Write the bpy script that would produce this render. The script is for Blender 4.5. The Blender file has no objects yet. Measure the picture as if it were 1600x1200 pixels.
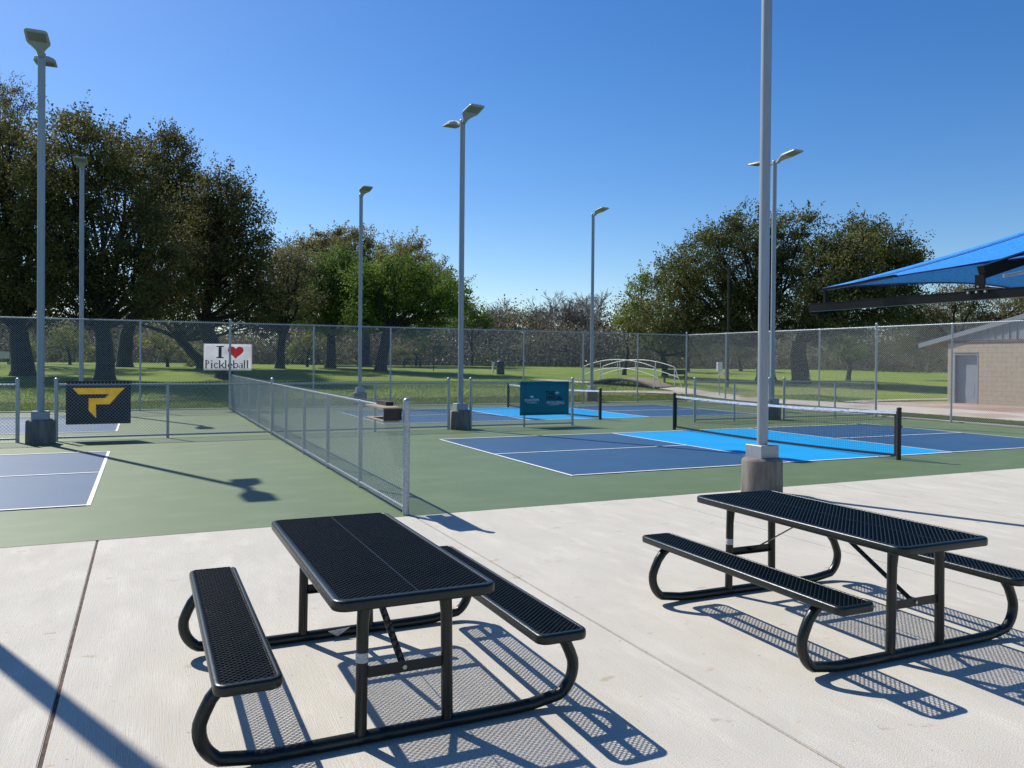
import bpy, bmesh, math, random
import numpy as np
from mathutils import Vector, Matrix
random.seed(7); rng = np.random.default_rng(11)
S = bpy.context.scene
COL = S.collection
R = math.radians

# ---------------------------------------------------------------- camera
CAM = Vector((-6.0155, -10.7271, 1.7765)); YAW, PITCH, ROLL = 0.4351, 0.0085, 0.0081
fw = Vector((math.sin(YAW)*math.cos(PITCH), math.cos(YAW)*math.cos(PITCH), -math.sin(PITCH)))
rt = Vector((math.cos(YAW), -math.sin(YAW), 0)); up = rt.cross(fw)
r2 = rt*math.cos(ROLL)+up*math.sin(ROLL); u2 = -rt*math.sin(ROLL)+up*math.cos(ROLL)
cd = bpy.data.cameras.new('camera'); cam = bpy.data.objects.new('camera', cd); COL.objects.link(cam)
cam.matrix_world = Matrix(((r2.x, u2.x, -fw.x, CAM.x), (r2.y, u2.y, -fw.y, CAM.y), (r2.z, u2.z, -fw.z, CAM.z), (0, 0, 0, 1)))
cd.sensor_width = 36; cd.lens = 36*1237.04/1600; cd.shift_y = -25.1/1600; cd.clip_start = 0.05; cd.clip_end = 3000
S.camera = cam

# ---------------------------------------------------------------- sky, sun, exposure
SUN_EL, SUN_AZ = R(44.3), R(-23.3)
w = bpy.data.worlds.new('World'); S.world = w; w.use_nodes = True
nt = w.node_tree; nt.nodes.clear()
wo = nt.nodes.new('ShaderNodeOutputWorld'); bg = nt.nodes.new('ShaderNodeBackground'); sk = nt.nodes.new('ShaderNodeTexSky')
sk.sky_type = 'NISHITA'; sk.sun_disc = False; sk.sun_elevation = SUN_EL; sk.sun_rotation = SUN_AZ
sk.air_density = 0.95; sk.dust_density = 0.35; sk.ozone_density = 3.0; sk.altitude = 100
bg.inputs[1].default_value = 0.110
hs = nt.nodes.new('ShaderNodeHueSaturation'); hs.inputs['Saturation'].default_value = 1.33; hs.inputs['Hue'].default_value = 0.507
nt.links.new(sk.outputs[0], hs.inputs['Color']); nt.links.new(hs.outputs[0], bg.inputs[0]); nt.links.new(bg.outputs[0], wo.inputs[0])
sl = bpy.data.lights.new('sun', 'SUN'); sl.energy = 5.0; sl.angle = R(0.55); sl.color = (1, 0.95, 0.875)
so = bpy.data.objects.new('sun', sl); COL.objects.link(so); so.location = (0, 0, 40)
trav = Vector((-math.sin(SUN_AZ)*math.cos(SUN_EL), -math.cos(SUN_AZ)*math.cos(SUN_EL), -math.sin(SUN_EL)))
so.rotation_euler = trav.to_track_quat('-Z', 'Y').to_euler()
S.view_settings.view_transform = 'Standard'; S.view_settings.look = 'None'; S.view_settings.gamma = 1
S.view_settings.use_curve_mapping = False; S.view_settings.exposure = 0.27

# ---------------------------------------------------------------- materials
def mat(name, c1, c2=None, scale=4.0, rough=0.6, metal=0.0, bump=0.0, bscale=60.0, stretch=(1, 1, 1), world=False, spec=0.5, lo=0.35, hi=0.65, coat=0.0):
    m = bpy.data.materials.new(name); m.use_nodes = True; n = m.node_tree.nodes; l = m.node_tree.links
    b = n['Principled BSDF']; b.inputs['Roughness'].default_value = rough; b.inputs['Metallic'].default_value = metal
    b.inputs['Specular IOR Level'].default_value = spec; b.inputs['Coat Weight'].default_value = coat
    if world: src = n.new('ShaderNodeNewGeometry').outputs['Position']
    else: src = n.new('ShaderNodeTexCoord').outputs['Object']
    mp = n.new('ShaderNodeMapping'); mp.inputs['Scale'].default_value = stretch; l.new(src, mp.inputs[0])
    c2 = c2 or tuple(x*0.82 for x in c1)
    t = n.new('ShaderNodeTexNoise'); t.inputs['Scale'].default_value = scale; t.inputs['Detail'].default_value = 5; l.new(mp.outputs[0], t.inputs[0])
    r = n.new('ShaderNodeValToRGB'); r.color_ramp.elements[0].position = lo; r.color_ramp.elements[1].position = hi
    r.color_ramp.elements[0].color = (*c2, 1); r.color_ramp.elements[1].color = (*c1, 1)
    l.new(t.outputs[0], r.inputs[0]); l.new(r.outputs[0], b.inputs['Base Color'])
    if bump:
        t2 = n.new('ShaderNodeTexNoise'); t2.inputs['Scale'].default_value = bscale; t2.inputs['Detail'].default_value = 3; l.new(mp.outputs[0], t2.inputs[0])
        bp = n.new('ShaderNodeBump'); bp.inputs['Strength'].default_value = bump; bp.inputs['Distance'].default_value = 0.01
        l.new(t2.outputs[0], bp.inputs['Height']); l.new(bp.outputs[0], b.inputs['Normal'])
    return m

def mix_noise(m, c, scale, lo, hi, stretch=(1, 1, 1), fac=1.0, detail=4):
    """lay a second colour over a material where a noise is high (stains, wear, dirt)"""
    n = m.node_tree.nodes; l = m.node_tree.links; b = n['Principled BSDF']
    old = b.inputs['Base Color'].links[0].from_socket
    g = n.new('ShaderNodeNewGeometry'); mp = n.new('ShaderNodeMapping'); mp.inputs['Scale'].default_value = stretch
    l.new(g.outputs['Position'], mp.inputs[0])
    t = n.new('ShaderNodeTexNoise'); t.inputs['Scale'].default_value = scale; t.inputs['Detail'].default_value = detail; l.new(mp.outputs[0], t.inputs[0])
    mr = n.new('ShaderNodeMapRange'); mr.inputs[1].default_value = lo; mr.inputs[2].default_value = hi; mr.inputs[4].default_value = fac
    l.new(t.outputs[0], mr.inputs[0])
    mx = n.new('ShaderNodeMix'); mx.data_type = 'RGBA'; l.new(mr.outputs[0], mx.inputs[0]); l.new(old, mx.inputs[6]); mx.inputs[7].default_value = (*c, 1)
    l.new(mx.outputs[2], b.inputs['Base Color'])
    return m

M = {}
M['court_green'] = mat('court_green_paint', (0.112, 0.164, 0.066), (0.098, 0.146, 0.058), 0.7, 0.52, world=True, bump=0.15, bscale=260, spec=0.42)
mix_noise(M['court_green'], (0.155, 0.20, 0.108), 1.1, 0.50, 0.74, (1, 2.2, 1), 0.6, 7)
mix_noise(M['court_green'], (0.10, 0.135, 0.06), 2.7, 0.56, 0.70, (1, .6, 1), 0.5, 8)
mix_noise(M['court_green'], (0.065, 0.095, 0.055), 26, 0.70, 0.78, (1, 1, 1), 0.35, 2)
M['court_blue'] = mat('court_blue_paint', (0.022, 0.085, 0.178), (0.018, 0.075, 0.158), 0.8, 0.52, world=True, bump=0.10, bscale=260, spec=0.42)
mix_noise(M['court_blue'], (0.055, 0.11, 0.185), 1.6, 0.56, 0.75, (1, 2.5, 1), 0.45)
M['court_light'] = mat('court_light_blue_paint', (0.003, 0.31, 0.66), (0.003, 0.28, 0.60), 0.8, 0.6, world=True, bump=0.10, bscale=260, spec=0.25)
M['line'] = mat('line_paint', (0.80, 0.80, 0.78), (0.70, 0.71, 0.70), 9, 0.6, world=True)
# broomed concrete
def concrete(name, base, dark):
    m = mat(name, base, dark, 1.3, 0.85, world=True, bump=0.0, lo=0.3, hi=0.7, spec=0.3)
    mix_noise(m, tuple(x*0.80 for x in base), 4.0, 0.46, 0.68, (1, 0.35, 1), 0.75, 8)
    mix_noise(m, tuple(min(1, x*1.13) for x in base), 3.1, 0.52, 0.70, (1.6, 0.5, 1), 0.7, 8)
    mix_noise(m, tuple(x*0.78 for x in base), 170, 0.46, 0.62, (1, 1, 1), 1.0, 2)
    mix_noise(m, (base[0]*0.9, base[1]*0.82, base[2]*0.72), 60, 0.52, 0.66, (2.5, 0.12, 1), 0.9, 4)
    mix_noise(m, (0.36, 0.29, 0.20), 4.2, 0.665, 0.72, (1.0, 1.7, 1), 0.6, 3)
    mix_noise(m, (0.26, 0.23, 0.20), 30, 0.73, 0.78, (1, 1, 1), 0.7, 1)
    n = m.node_tree.nodes; l = m.node_tree.links; b = n['Principled BSDF']
    g = n.new('ShaderNodeNewGeometry'); mp = n.new('ShaderNodeMapping'); mp.inputs['Scale'].default_value = (150, 5, 1); l.new(g.outputs['Position'], mp.inputs[0])
    t = n.new('ShaderNodeTexNoise'); t.inputs['Scale'].default_value = 1.0; t.inputs['Detail'].default_value = 3; l.new(mp.outputs[0], t.inputs[0])
    t2 = n.new('ShaderNodeTexNoise'); t2.inputs['Scale'].default_value = 120; t2.inputs['Detail'].default_value = 4; l.new(g.outputs['Position'], t2.inputs[0])
    ad = n.new('ShaderNodeMath'); ad.operation = 'ADD'; l.new(t.outputs[0], ad.inputs[0]); l.new(t2.outputs[0], ad.inputs[1])
    bp = n.new('ShaderNodeBump'); bp.inputs['Strength'].default_value = 0.85; bp.inputs['Distance'].default_value = 0.004
    l.new(ad.outputs[0], bp.inputs['Height']); l.new(bp.outputs[0], b.inputs['Normal'])
    return m
M['concrete'] = concrete('broomed_concrete', (0.58, 0.552, 0.478), (0.495, 0.47, 0.41))
M['walk'] = mat('walk_concrete', (0.50, 0.45, 0.39), (0.42, 0.37, 0.31), 0.9, 0.9, world=True, bump=0.1)
mix_noise(M['walk'], (0.33, 0.23, 0.17), 0.35, 0.52, 0.62, (1, 1, 1), 0.8)
M['joint_dark'] = mat('joint_dirt', (0.13, 0.085, 0.065), (0.06, 0.04, 0.032), 18, 0.95, world=True, bump=0.5, bscale=90)
M['joint_grey'] = mat('joint_sealant', (0.40, 0.37, 0.32), (0.33, 0.30, 0.25), 8, 0.9, world=True)
M['pier'] = mat('pier_concrete', (0.22, 0.20, 0.17), (0.11, 0.10, 0.088), 3.2, 0.9, stretch=(3.2, 3.2, 0.7), bump=0.35, bscale=30)
M['galv'] = mat('galvanized_steel', (0.40, 0.44, 0.48), (0.30, 0.335, 0.37), 30, 0.42, 0.55, spec=0.6)
M['wire'] = mat('galvanized_wire', (0.56, 0.59, 0.60), (0.44, 0.47, 0.48), 40, 0.36, 0.35, spec=0.6)
M['pole'] = mat('grey_pole_paint', (0.30, 0.33, 0.375), (0.27, 0.30, 0.345), 3, 0.42, 0.15, spec=0.5, stretch=(6, 6, 1))
M['lamp_body'] = mat('lamp_housing', (0.33, 0.345, 0.33), (0.29, 0.30, 0.29), 12, 0.45, 0.1)
M['lamp_lens'] = mat('lamp_lens', (0.16, 0.17, 0.15), (0.11, 0.12, 0.11), 40, 0.35)
M['plastisol'] = mat('dark_green_plastic_coat', (0.007, 0.0125, 0.011), (0.005, 0.009, 0.0085), 9, 0.33, 0.0, spec=0.42, bump=0.12, bscale=70)
mix_noise(M['plastisol'], (0.06, 0.07, 0.068), 22, 0.66, 0.78, (1, 1, 1), 0.4, 6)
M['label'] = mat('grey_sticker', (0.52, 0.53, 0.55), (0.30, 0.31, 0.34), 40, 0.5, stretch=(1, 1, 5))
M['bolt'] = mat('zinc_bolt', (0.5, 0.5, 0.5), (0.35, 0.35, 0.35), 40, 0.35, 0.8)
M['black'] = mat('black_metal', (0.012, 0.012, 0.013), (0.02, 0.02, 0.02), 20, 0.5)
M['net_cord'] = mat('black_net_cord', (0.015, 0.015, 0.017), (0.01, 0.01, 0.012), 50, 0.8)
M['net_tape'] = mat('white_net_tape', (0.72, 0.74, 0.78), (0.34, 0.38, 0.46), 7, 0.7, world=True, stretch=(1, 1.2, 9), lo=0.38, hi=0.5)
M['white_metal'] = mat('white_rail_paint', (0.75, 0.75, 0.73), (0.62, 0.62, 0.6), 9, 0.45)
M['bark'] = mat('bark', (0.036, 0.030, 0.026), (0.016, 0.014, 0.012), 5, 0.95, stretch=(3, 3, 0.6), bump=0.8, bscale=12)
M['bark_pale'] = mat('pale_bark', (0.27, 0.235, 0.20), (0.16, 0.14, 0.12), 5, 0.95, stretch=(3, 3, 0.6))
M['wood'] = mat('weathered_wood', (0.33, 0.26, 0.18), (0.20, 0.15, 0.10), 12, 0.8, stretch=(6, 1, 6), bump=0.3)
M['wood_dark'] = mat('dark_board', (0.03, 0.033, 0.034), (0.018, 0.02, 0.02), 12, 0.8)
M['ban_dark'] = mat('dark_brown_vinyl', (0.030, 0.022, 0.024), (0.024, 0.018, 0.020), 3, 0.55)
M['ban_gold'] = mat('gold_print', (0.62, 0.50, 0.085), (0.54, 0.43, 0.07), 5, 0.6)
M['ban_white'] = mat('white_vinyl', (0.82, 0.82, 0.84), (0.70, 0.71, 0.75), 2.2, 0.6)
M['ban_teal'] = mat('teal_vinyl', (0.005, 0.22, 0.31), (0.004, 0.19, 0.27), 2, 0.6)
M['print_black'] = mat('black_print', (0.012, 0.012, 0.015), None, 5, 0.7)
M['print_red'] = mat('red_print', (0.92, 0.10, 0.05), (0.85, 0.08, 0.04), 5, 0.7)
M['print_navy'] = mat('navy_print', (0.012, 0.018, 0.05), None, 5, 0.7)
M['print_pale'] = mat('pale_blue_print', (0.80, 0.92, 0.95), None, 5, 0.7)
M['block'] = mat('tan_block', (0.44, 0.37, 0.275), (0.39, 0.325, 0.24), 7, 0.9, world=True, bump=0.3, bscale=40)
M['mortar'] = mat('tan_mortar', (0.27, 0.21, 0.15), None, 7, 0.95)
M['siding'] = mat('grey_metal_siding', (0.24, 0.26, 0.29), (0.22, 0.24, 0.265), 2, 0.45, 0.1)
M['brown_trim'] = mat('brown_trim', (0.17, 0.10, 0.075), (0.12, 0.07, 0.055), 4, 0.7)
M['door'] = mat('grey_door_paint', (0.26, 0.285, 0.33), (0.24, 0.265, 0.305), 3, 0.45)
M['canopy_steel'] = mat('dark_bronze_steel', (0.006, 0.005, 0.005), (0.004, 0.0035, 0.0035), 7, 0.35, 0.0, spec=0.22)

def fabric():
    m = bpy.data.materials.new('blue_shade_cloth'); m.use_nodes = True; n = m.node_tree.nodes; l = m.node_tree.links
    b = n['Principled BSDF']; o = n['Material Output']
    g = n.new('ShaderNodeNewGeometry'); t = n.new('ShaderNodeTexNoise'); t.inputs['Scale'].default_value = 26; t.inputs['Detail'].default_value = 5
    l.new(g.outputs['Position'], t.inputs[0]); r = n.new('ShaderNodeValToRGB')
    r.color_ramp.elements[0].position = .4; r.color_ramp.elements[1].position = .62
    r.color_ramp.elements[0].color = (0.006, 0.20, 0.62, 1); r.color_ramp.elements[1].color = (0.012, 0.28, 0.78, 1)
    l.new(t.outputs[0], r.inputs[0]); l.new(r.outputs[0], b.inputs['Base Color']); b.inputs['Roughness'].default_value = .8
    tr = n.new('ShaderNodeBsdfTranslucent'); l.new(r.outputs[0], tr.inputs[0]); mx = n.new('ShaderNodeMixShader'); mx.inputs[0].default_value = .12
    l.new(b.outputs[0], mx.inputs[1]); l.new(tr.outputs[0], mx.inputs[2]); l.new(mx.outputs[0], o.inputs[0])
    return m
M['fabric'] = fabric()
M['navy_seam'] = mat('navy_webbing', (0.006, 0.02, 0.16), None, 5, 0.8)

def see_through(m, k):
    n = m.node_tree.nodes; l = m.node_tree.links; b = n['Principled BSDF']; o = n['Material Output']
    tr = n.new('ShaderNodeBsdfTranslucent'); l.new(b.inputs['Base Color'].links[0].from_socket, tr.inputs[0]); mx = n.new('ShaderNodeMixShader'); mx.inputs[0].default_value = k
    l.new(b.outputs[0], mx.inputs[1]); l.new(tr.outputs[0], mx.inputs[2]); l.new(mx.outputs[0], o.inputs[0])
for k_, q_ in (('ban_white', .75), ('ban_gold', .8), ('ban_teal', .45), ('print_red', .7)): see_through(M[k_], q_)

def leaf_mat(name, c_lo, c_mid, c_hi, trans=0.4):
    m = bpy.data.materials.new(name); m.use_nodes = True; n = m.node_tree.nodes; l = m.node_tree.links
    b = n['Principled BSDF']; o = n['Material Output']; a = n.new('ShaderNodeAttribute'); a.attribute_name = 'tint'
    r = n.new('ShaderNodeValToRGB'); e = r.color_ramp.elements; e[0].color = (*c_lo, 1); e[1].color = (*c_hi, 1); x = e.new(.5); x.color = (*c_mid, 1)
    l.new(a.outputs['Fac'], r.inputs[0]); l.new(r.outputs[0], b.inputs['Base Color']); b.inputs['Roughness'].default_value = .65
    b.inputs['Specular IOR Level'].default_value = .16
    tr = n.new('ShaderNodeBsdfTranslucent'); l.new(r.outputs[0], tr.inputs[0]); mx = n.new('ShaderNodeMixShader'); mx.inputs[0].default_value = trans
    l.new(b.outputs[0], mx.inputs[1]); l.new(tr.outputs[0], mx.inputs[2]); l.new(mx.outputs[0], o.inputs[0])
    return m
LEAF = {
    'oak': leaf_mat('oak_leaves', (0.042, 0.042, 0.018), (0.100, 0.102, 0.038), (0.24, 0.215, 0.072), .33),
    'oak2': leaf_mat('live_oak_leaves', (0.040, 0.048, 0.018), (0.098, 0.112, 0.038), (0.235, 0.225, 0.068), .34),
    'pale': leaf_mat('greyish_leaves', (0.09, 0.085, 0.048), (0.15, 0.145, 0.07), (0.25, 0.235, 0.11), .38),
    'brown': leaf_mat('brown_budding_leaves', (0.12, 0.105, 0.045), (0.22, 0.19, 0.078), (0.34, 0.30, 0.12), .40),
    'green': leaf_mat('mid_green_leaves', (0.080, 0.12, 0.034), (0.12, 0.19, 0.048), (0.18, 0.26, 0.065), .45),
    'bright': leaf_mat('fresh_green_leaves', (0.072, 0.115, 0.024), (0.125, 0.195, 0.034), (0.21, 0.30, 0.05), .45),
    'bright2': leaf_mat('yellow_green_leaves', (0.117, 0.156, 0.033), (0.182, 0.221, 0.042), (0.247, 0.273, 0.058), .45),
    'shrub': leaf_mat('light_olive_leaves', (0.12, 0.13, 0.04), (0.20, 0.21, 0.06), (0.30, 0.29, 0.09), .45),
    'brush': leaf_mat('undergrowth', (0.080, 0.068, 0.054), (0.13, 0.112, 0.08), (0.17, 0.17, 0.08), .35),
    'grass': leaf_mat('grass_blades', (0.075, 0.125, 0.024), (0.12, 0.18, 0.034), (0.20, 0.225, 0.06), .4),
}
# ground of the park
def grass_mat():
    m = mat('park_grass', (0.195, 0.26, 0.038), (0.135, 0.195, 0.030), 0.22, 0.95, world=True, bump=0.9, bscale=9, lo=.38, hi=.62, spec=.1)
    mix_noise(m, (0.27, 0.28, 0.075), 0.6, 0.55, 0.75, (1, 1, 1), 0.6, 7)
    mix_noise(m, (0.10, 0.15, 0.028), 7, 0.5, 0.7, (1, 1, 1), 0.7, 6)
    # bare dirt strip that runs just behind the far fence
    n = m.node_tree.nodes; l = m.node_tree.links; b = n['Principled BSDF']; old = b.inputs['Base Color'].links[0].from_socket
    g = n.new('ShaderNodeNewGeometry'); sp = n.new('ShaderNodeSeparateXYZ'); l.new(g.outputs['Position'], sp.inputs[0])
    t = n.new('ShaderNodeTexNoise'); t.inputs['Scale'].default_value = .8; t.inputs['Detail'].default_value = 6; l.new(g.outputs['Position'], t.inputs[0])
    a1 = n.new('ShaderNodeMath'); a1.operation = 'MULTIPLY_ADD'; a1.inputs[1].default_value = 3.2; l.new(t.outputs[0], a1.inputs[0]); l.new(sp.outputs['Y'], a1.inputs[2])
    a2 = n.new('ShaderNodeMath'); a2.operation = 'SUBTRACT'; a2.inputs[1].default_value = 23.7; l.new(a1.outputs[0], a2.inputs[0])
    a3 = n.new('ShaderNodeMath'); a3.operation = 'ABSOLUTE'; l.new(a2.outputs[0], a3.inputs[0])
    mr = n.new('ShaderNodeMapRange'); mr.inputs[1].default_value = .15; mr.inputs[2].default_value = .9; mr.inputs[3].default_value = .8; mr.inputs[4].default_value = 0
    l.new(a3.outputs[0], mr.inputs[0]); mx = n.new('ShaderNodeMix'); mx.data_type = 'RGBA'; l.new(mr.outputs[0], mx.inputs[0]); l.new(old, mx.inputs[6])
    mx.inputs[7].default_value = (0.22, 0.16, 0.10, 1); l.new(mx.outputs[2], b.inputs['Base Color'])
    return m
M['grass'] = grass_mat()

# ---------------------------------------------------------------- mesh helpers
class MB:
    def __init__(s): s.v = []; s.f = []; s.sm = []
    def add(s, vs, fs, smooth=False):
        k = len(s.v); s.v += [tuple(v) for v in vs]; s.f += [tuple(i+k for i in f) for f in fs]; s.sm += [smooth]*len(fs); return s
    def box(s, x0, x1, y0, y1, z0, z1):
        v = [(x, y, z) for z in (z0, z1) for y in (y0, y1) for x in (x0, x1)]
        return s.add(v, [(0, 2, 3, 1), (4, 5, 7, 6), (0, 1, 5, 4), (2, 6, 7, 3), (0, 4, 6, 2), (1, 3, 7, 5)])
    def bar(s, a, b, w, h=None, roll=None):
        """rectangular bar from a to b, w across, h in the roll direction"""
        a = Vector(a); b = Vector(b); d = (b-a).normalized(); h = h or w
        upv = Vector(roll) if roll else (Vector((0, 0, 1)) if abs(d.z) < .9 else Vector((1, 0, 0)))
        x = d.cross(upv).normalized(); y = x.cross(d).normalized()
        v = [p+x*sx*w/2+y*sy*h/2 for p in (a, b) for sx, sy in ((-1, -1), (1, -1), (1, 1), (-1, 1))]
        return s.add(v, [(0, 1, 2, 3), (7, 6, 5, 4), (0, 4, 5, 1), (1, 5, 6, 2), (2, 6, 7, 3), (3, 7, 4, 0)])
    def tube(s, pts, r, n=10, caps=True, smooth=True):
        pts = [Vector(p) for p in pts]; rs = r if isinstance(r, (list, tuple)) else [r]*len(pts)
        vs = []; prev = None
        for i, p in enumerate(pts):
            t = (pts[min(i+1, len(pts)-1)]-pts[max(i-1, 0)]).normalized()
            if prev is None:
                a = Vector((0, 0, 1)) if abs(t.z) < .9 else Vector((1, 0, 0)); x = t.cross(a).normalized()
            else:
                x = (prev-t*prev.dot(t)); x = x.normalized() if x.length > 1e-6 else t.orthogonal().normalized()
            prev = x; y = t.cross(x)
            vs += [p+(x*math.cos(2*math.pi*k/n)+y*math.sin(2*math.pi*k/n))*rs[i] for k in range(n)]
        fs = [(i*n+k, i*n+(k+1) % n, (i+1)*n+(k+1) % n, (i+1)*n+k) for i in range(len(pts)-1) for k in range(n)]
        s.add(vs, fs, smooth)
        if caps:
            m = (len(pts)-1)*n
            s.add(vs[:n], [tuple(range(n-1, -1, -1))]); s.add(vs[m:], [tuple(range(n))])
        return s
    def lathe(s, prof, c=(0, 0, 0), n=20, smooth=True):
        vs = [(c[0]+r*math.cos(2*math.pi*k/n), c[1]+r*math.sin(2*math.pi*k/n), c[2]+z) for r, z in prof for k in range(n)]
        fs = [(i*n+k, i*n+(k+1) % n, (i+1)*n+(k+1) % n, (i+1)*n+k) for i in range(len(prof)-1) for k in range(n)]
        s.add(vs, fs, smooth); m = (len(prof)-1)*n
        s.add(vs[:n], [tuple(range(n-1, -1, -1))]); s.add(vs[m:], [tuple(range(n))]); return s
    def prism(s, poly, fn, t):
        """poly: 2D outline; fn(u, v, w) -> 3D point; extruded from w=0 to w=t"""
        n = len(poly); v = [fn(u, q, 0) for u, q in poly]+[fn(u, q, t) for u, q in poly]
        return s.add(v, [tuple(range(n)), tuple(range(2*n-1, n-1, -1))]+[(i, i+n, (i+1) % n+n, (i+1) % n) for i in range(n)])
    def mesh(s, name, m=None):
        me = bpy.data.meshes.new(name); me.from_pydata(s.v, [], s.f); me.update()
        if any(s.sm): me.polygons.foreach_set('use_smooth', s.sm)
        if m: me.materials.append(m)
        return me
    def build(s, name, m, parent=None):
        return link(name, s.mesh(name, m), parent)

def link(name, me, parent=None, loc=None, rot=None):
    o = bpy.data.objects.new(name, me); COL.objects.link(o)
    if parent: o.parent = parent
    if loc: o.location = loc
    if rot: o.rotation_euler = rot
    return o
def fix_normals(o):
    bm = bmesh.new(); bm.from_mesh(o.data); bmesh.ops.recalc_face_normals(bm, faces=bm.faces); bm.to_mesh(o.data); bm.free(); return o
def bevel(o, wd, seg=2):
    bm = bmesh.new(); bm.from_mesh(o.data)
    bmesh.ops.bevel(bm, geom=bm.edges[:]+bm.verts[:], offset=wd, segments=seg, affect='EDGES', clamp_overlap=True)
    bm.to_mesh(o.data); bm.free(); return o
def tag(o, label=None, cat=None, group=None, kind=None):
    if label: o['label'] = label
    if cat: o['category'] = cat
    if group: o['group'] = group
    if kind: o['kind'] = kind
    return o
def thing(name, label, cat, loc=(0, 0, 0), rotz=0, group=None):
    o = bpy.data.objects.new(name, None); COL.objects.link(o); o.location = loc; o.rotation_euler = (0, 0, rotz); o.empty_display_size = .2
    return tag(o, label, cat, group)
def children(o): return [c for c in bpy.data.objects if c.parent == o]
def dup(o, parent=None):
    c = o.copy(); COL.objects.link(c)
    if parent: c.parent = parent
    for k in children(o): dup(k, c)
    return c
def np_mesh(name, verts, faces4, m, tint=None):
    """fast quad mesh from numpy arrays"""
    me = bpy.data.meshes.new(name); nv = len(verts); nf = len(faces4); k = faces4.shape[1]
    me.vertices.add(nv); me.vertices.foreach_set('co', verts.astype(np.float32).ravel())
    me.loops.add(nf*k); me.loops.foreach_set('vertex_index', faces4.astype(np.int32).ravel())
    me.polygons.add(nf); me.polygons.foreach_set('loop_start', np.arange(0, nf*k, k, dtype=np.int32)); me.polygons.foreach_set('loop_total', np.full(nf, k, dtype=np.int32))
    if tint is not None:
        a = me.attributes.new('tint', 'FLOAT', 'POINT'); a.data.foreach_set('value', tint.astype(np.float32))
    me.update(); me.validate(); me.materials.append(m); return me

# ---------------------------------------------------------------- ground
def sstep(a, b, x):
    t = np.clip((x-a)/(b-a), 0, 1); return t*t*(3-2*t)
def zt(x, y):
    x = np.asarray(x, float); y = np.asarray(y, float)
    z = np.interp(y, [-60, 18, 20, 26, 36, 50, 80, 300, 900], [0, 0, .05, .42, .62, 1.12, 1.3, 1.6, 2.0])
    z = z + .12*sstep(18, 24, x)*(1-sstep(20, 30, y))
    z = z + .05*np.sin(x*.13+1.3)*np.sin(y*.17)*sstep(24, 40, y)
    inside = (1-sstep(16.62, 16.9, x))*(1-sstep(18.85, 19.2, y))
    return z*(1-inside) - .10*inside - .02
def axis_vals(lo, a, b, hi, step):
    core = list(np.arange(a, b+.01, step)); out = core[:]
    x = b; d = step
    while x < hi: d *= 1.25; x += d; out.append(x)
    x = a; d = step
    while x > lo: d *= 1.25; x -= d; out.insert(0, x)
    return np.array(out)
xs = np.unique(np.concatenate([axis_vals(-900, -40, 70, 900, 1.0), np.arange(14, 20, .2)])); ys = np.unique(np.concatenate([axis_vals(-500, -16, 90, 1600, 1.0), np.arange(17, 22, .2)]))
gx, gy = np.meshgrid(xs, ys); V = np.stack([gx, gy, zt(gx, gy)], -1).reshape(-1, 3)
nx, ny = len(xs), len(ys); ii = (np.arange(ny-1)[:, None]*nx+np.arange(nx-1)[None]).ravel()
gme = np_mesh('grass_ground', V, np.stack([ii, ii+1, ii+1+nx, ii+nx], -1), M['grass']); gme.polygons.foreach_set('use_smooth', [True]*len(gme.polygons))
tag(link('grass_ground', gme), 'park lawn rising behind the courts', kind='structure')

# court slab
X0, X1, Y0, Y1 = -18.0, 16.55, -2.05, 18.78
court = MB().box(X0, X1, Y0, Y1, -.12, 0).build('court_ground', M['court_green']); tag(court, kind='structure')
def sheet(name, x0, x1, y0, y1, z, m): return MB().add([(x0, y0, z), (x1, y0, z), (x1, y1, z), (x0, y1, z)], [(0, 1, 2, 3)]).build(name, m, court)
W = .051
def court_marks(bx, by, sgn):
    """a court whose baseline is at x=bx and which runs in direction sgn; near sideline at y=by"""
    X = lambda u: bx+sgn*u
    def sh(name, u0, u1, y0, y1, z, m): a, b = sorted((X(u0), X(u1))); return sheet(name, a, b, y0, y1, z, m)
    L, NV, WD = 13.411, 4.572, 6.096
    sh('court_area', 0, NV, by, by+WD, .004, M['court_blue']); sh('court_area', L-NV, L, by, by+WD, .004, M['court_blue'])
    sh('no_volley_zone', NV, L-NV, by, by+WD, .004, M['court_light'])
    sh('baseline', 0, W, by, by+WD, .0085, M['line']); sh('baseline', L-W, L, by, by+WD, .0085, M['line'])
    sh('no_volley_line', NV-W, NV, by, by+WD, .0085, M['line']); sh('no_volley_line', L-NV, L-NV+W, by, by+WD, .0085, M['line'])
    sh('sideline', W, L-W, by, by+W, .0125, M['line']); sh('sideline', W, L-W, by+WD-W, by+WD, .0125, M['line'])
    c = by+WD/2; sh('centre_line', W, NV-W, c-W/2, c+W/2, .0125, M['line']); sh('centre_line', L-NV+W, L-W, c-W/2, c+W/2, .0125, M['line'])
court_marks(0, 0, 1); court_marks(0, 10.62, 1); court_marks(-6.59, 0, -1); court_marks(-6.59, 10.62, -1)

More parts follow.
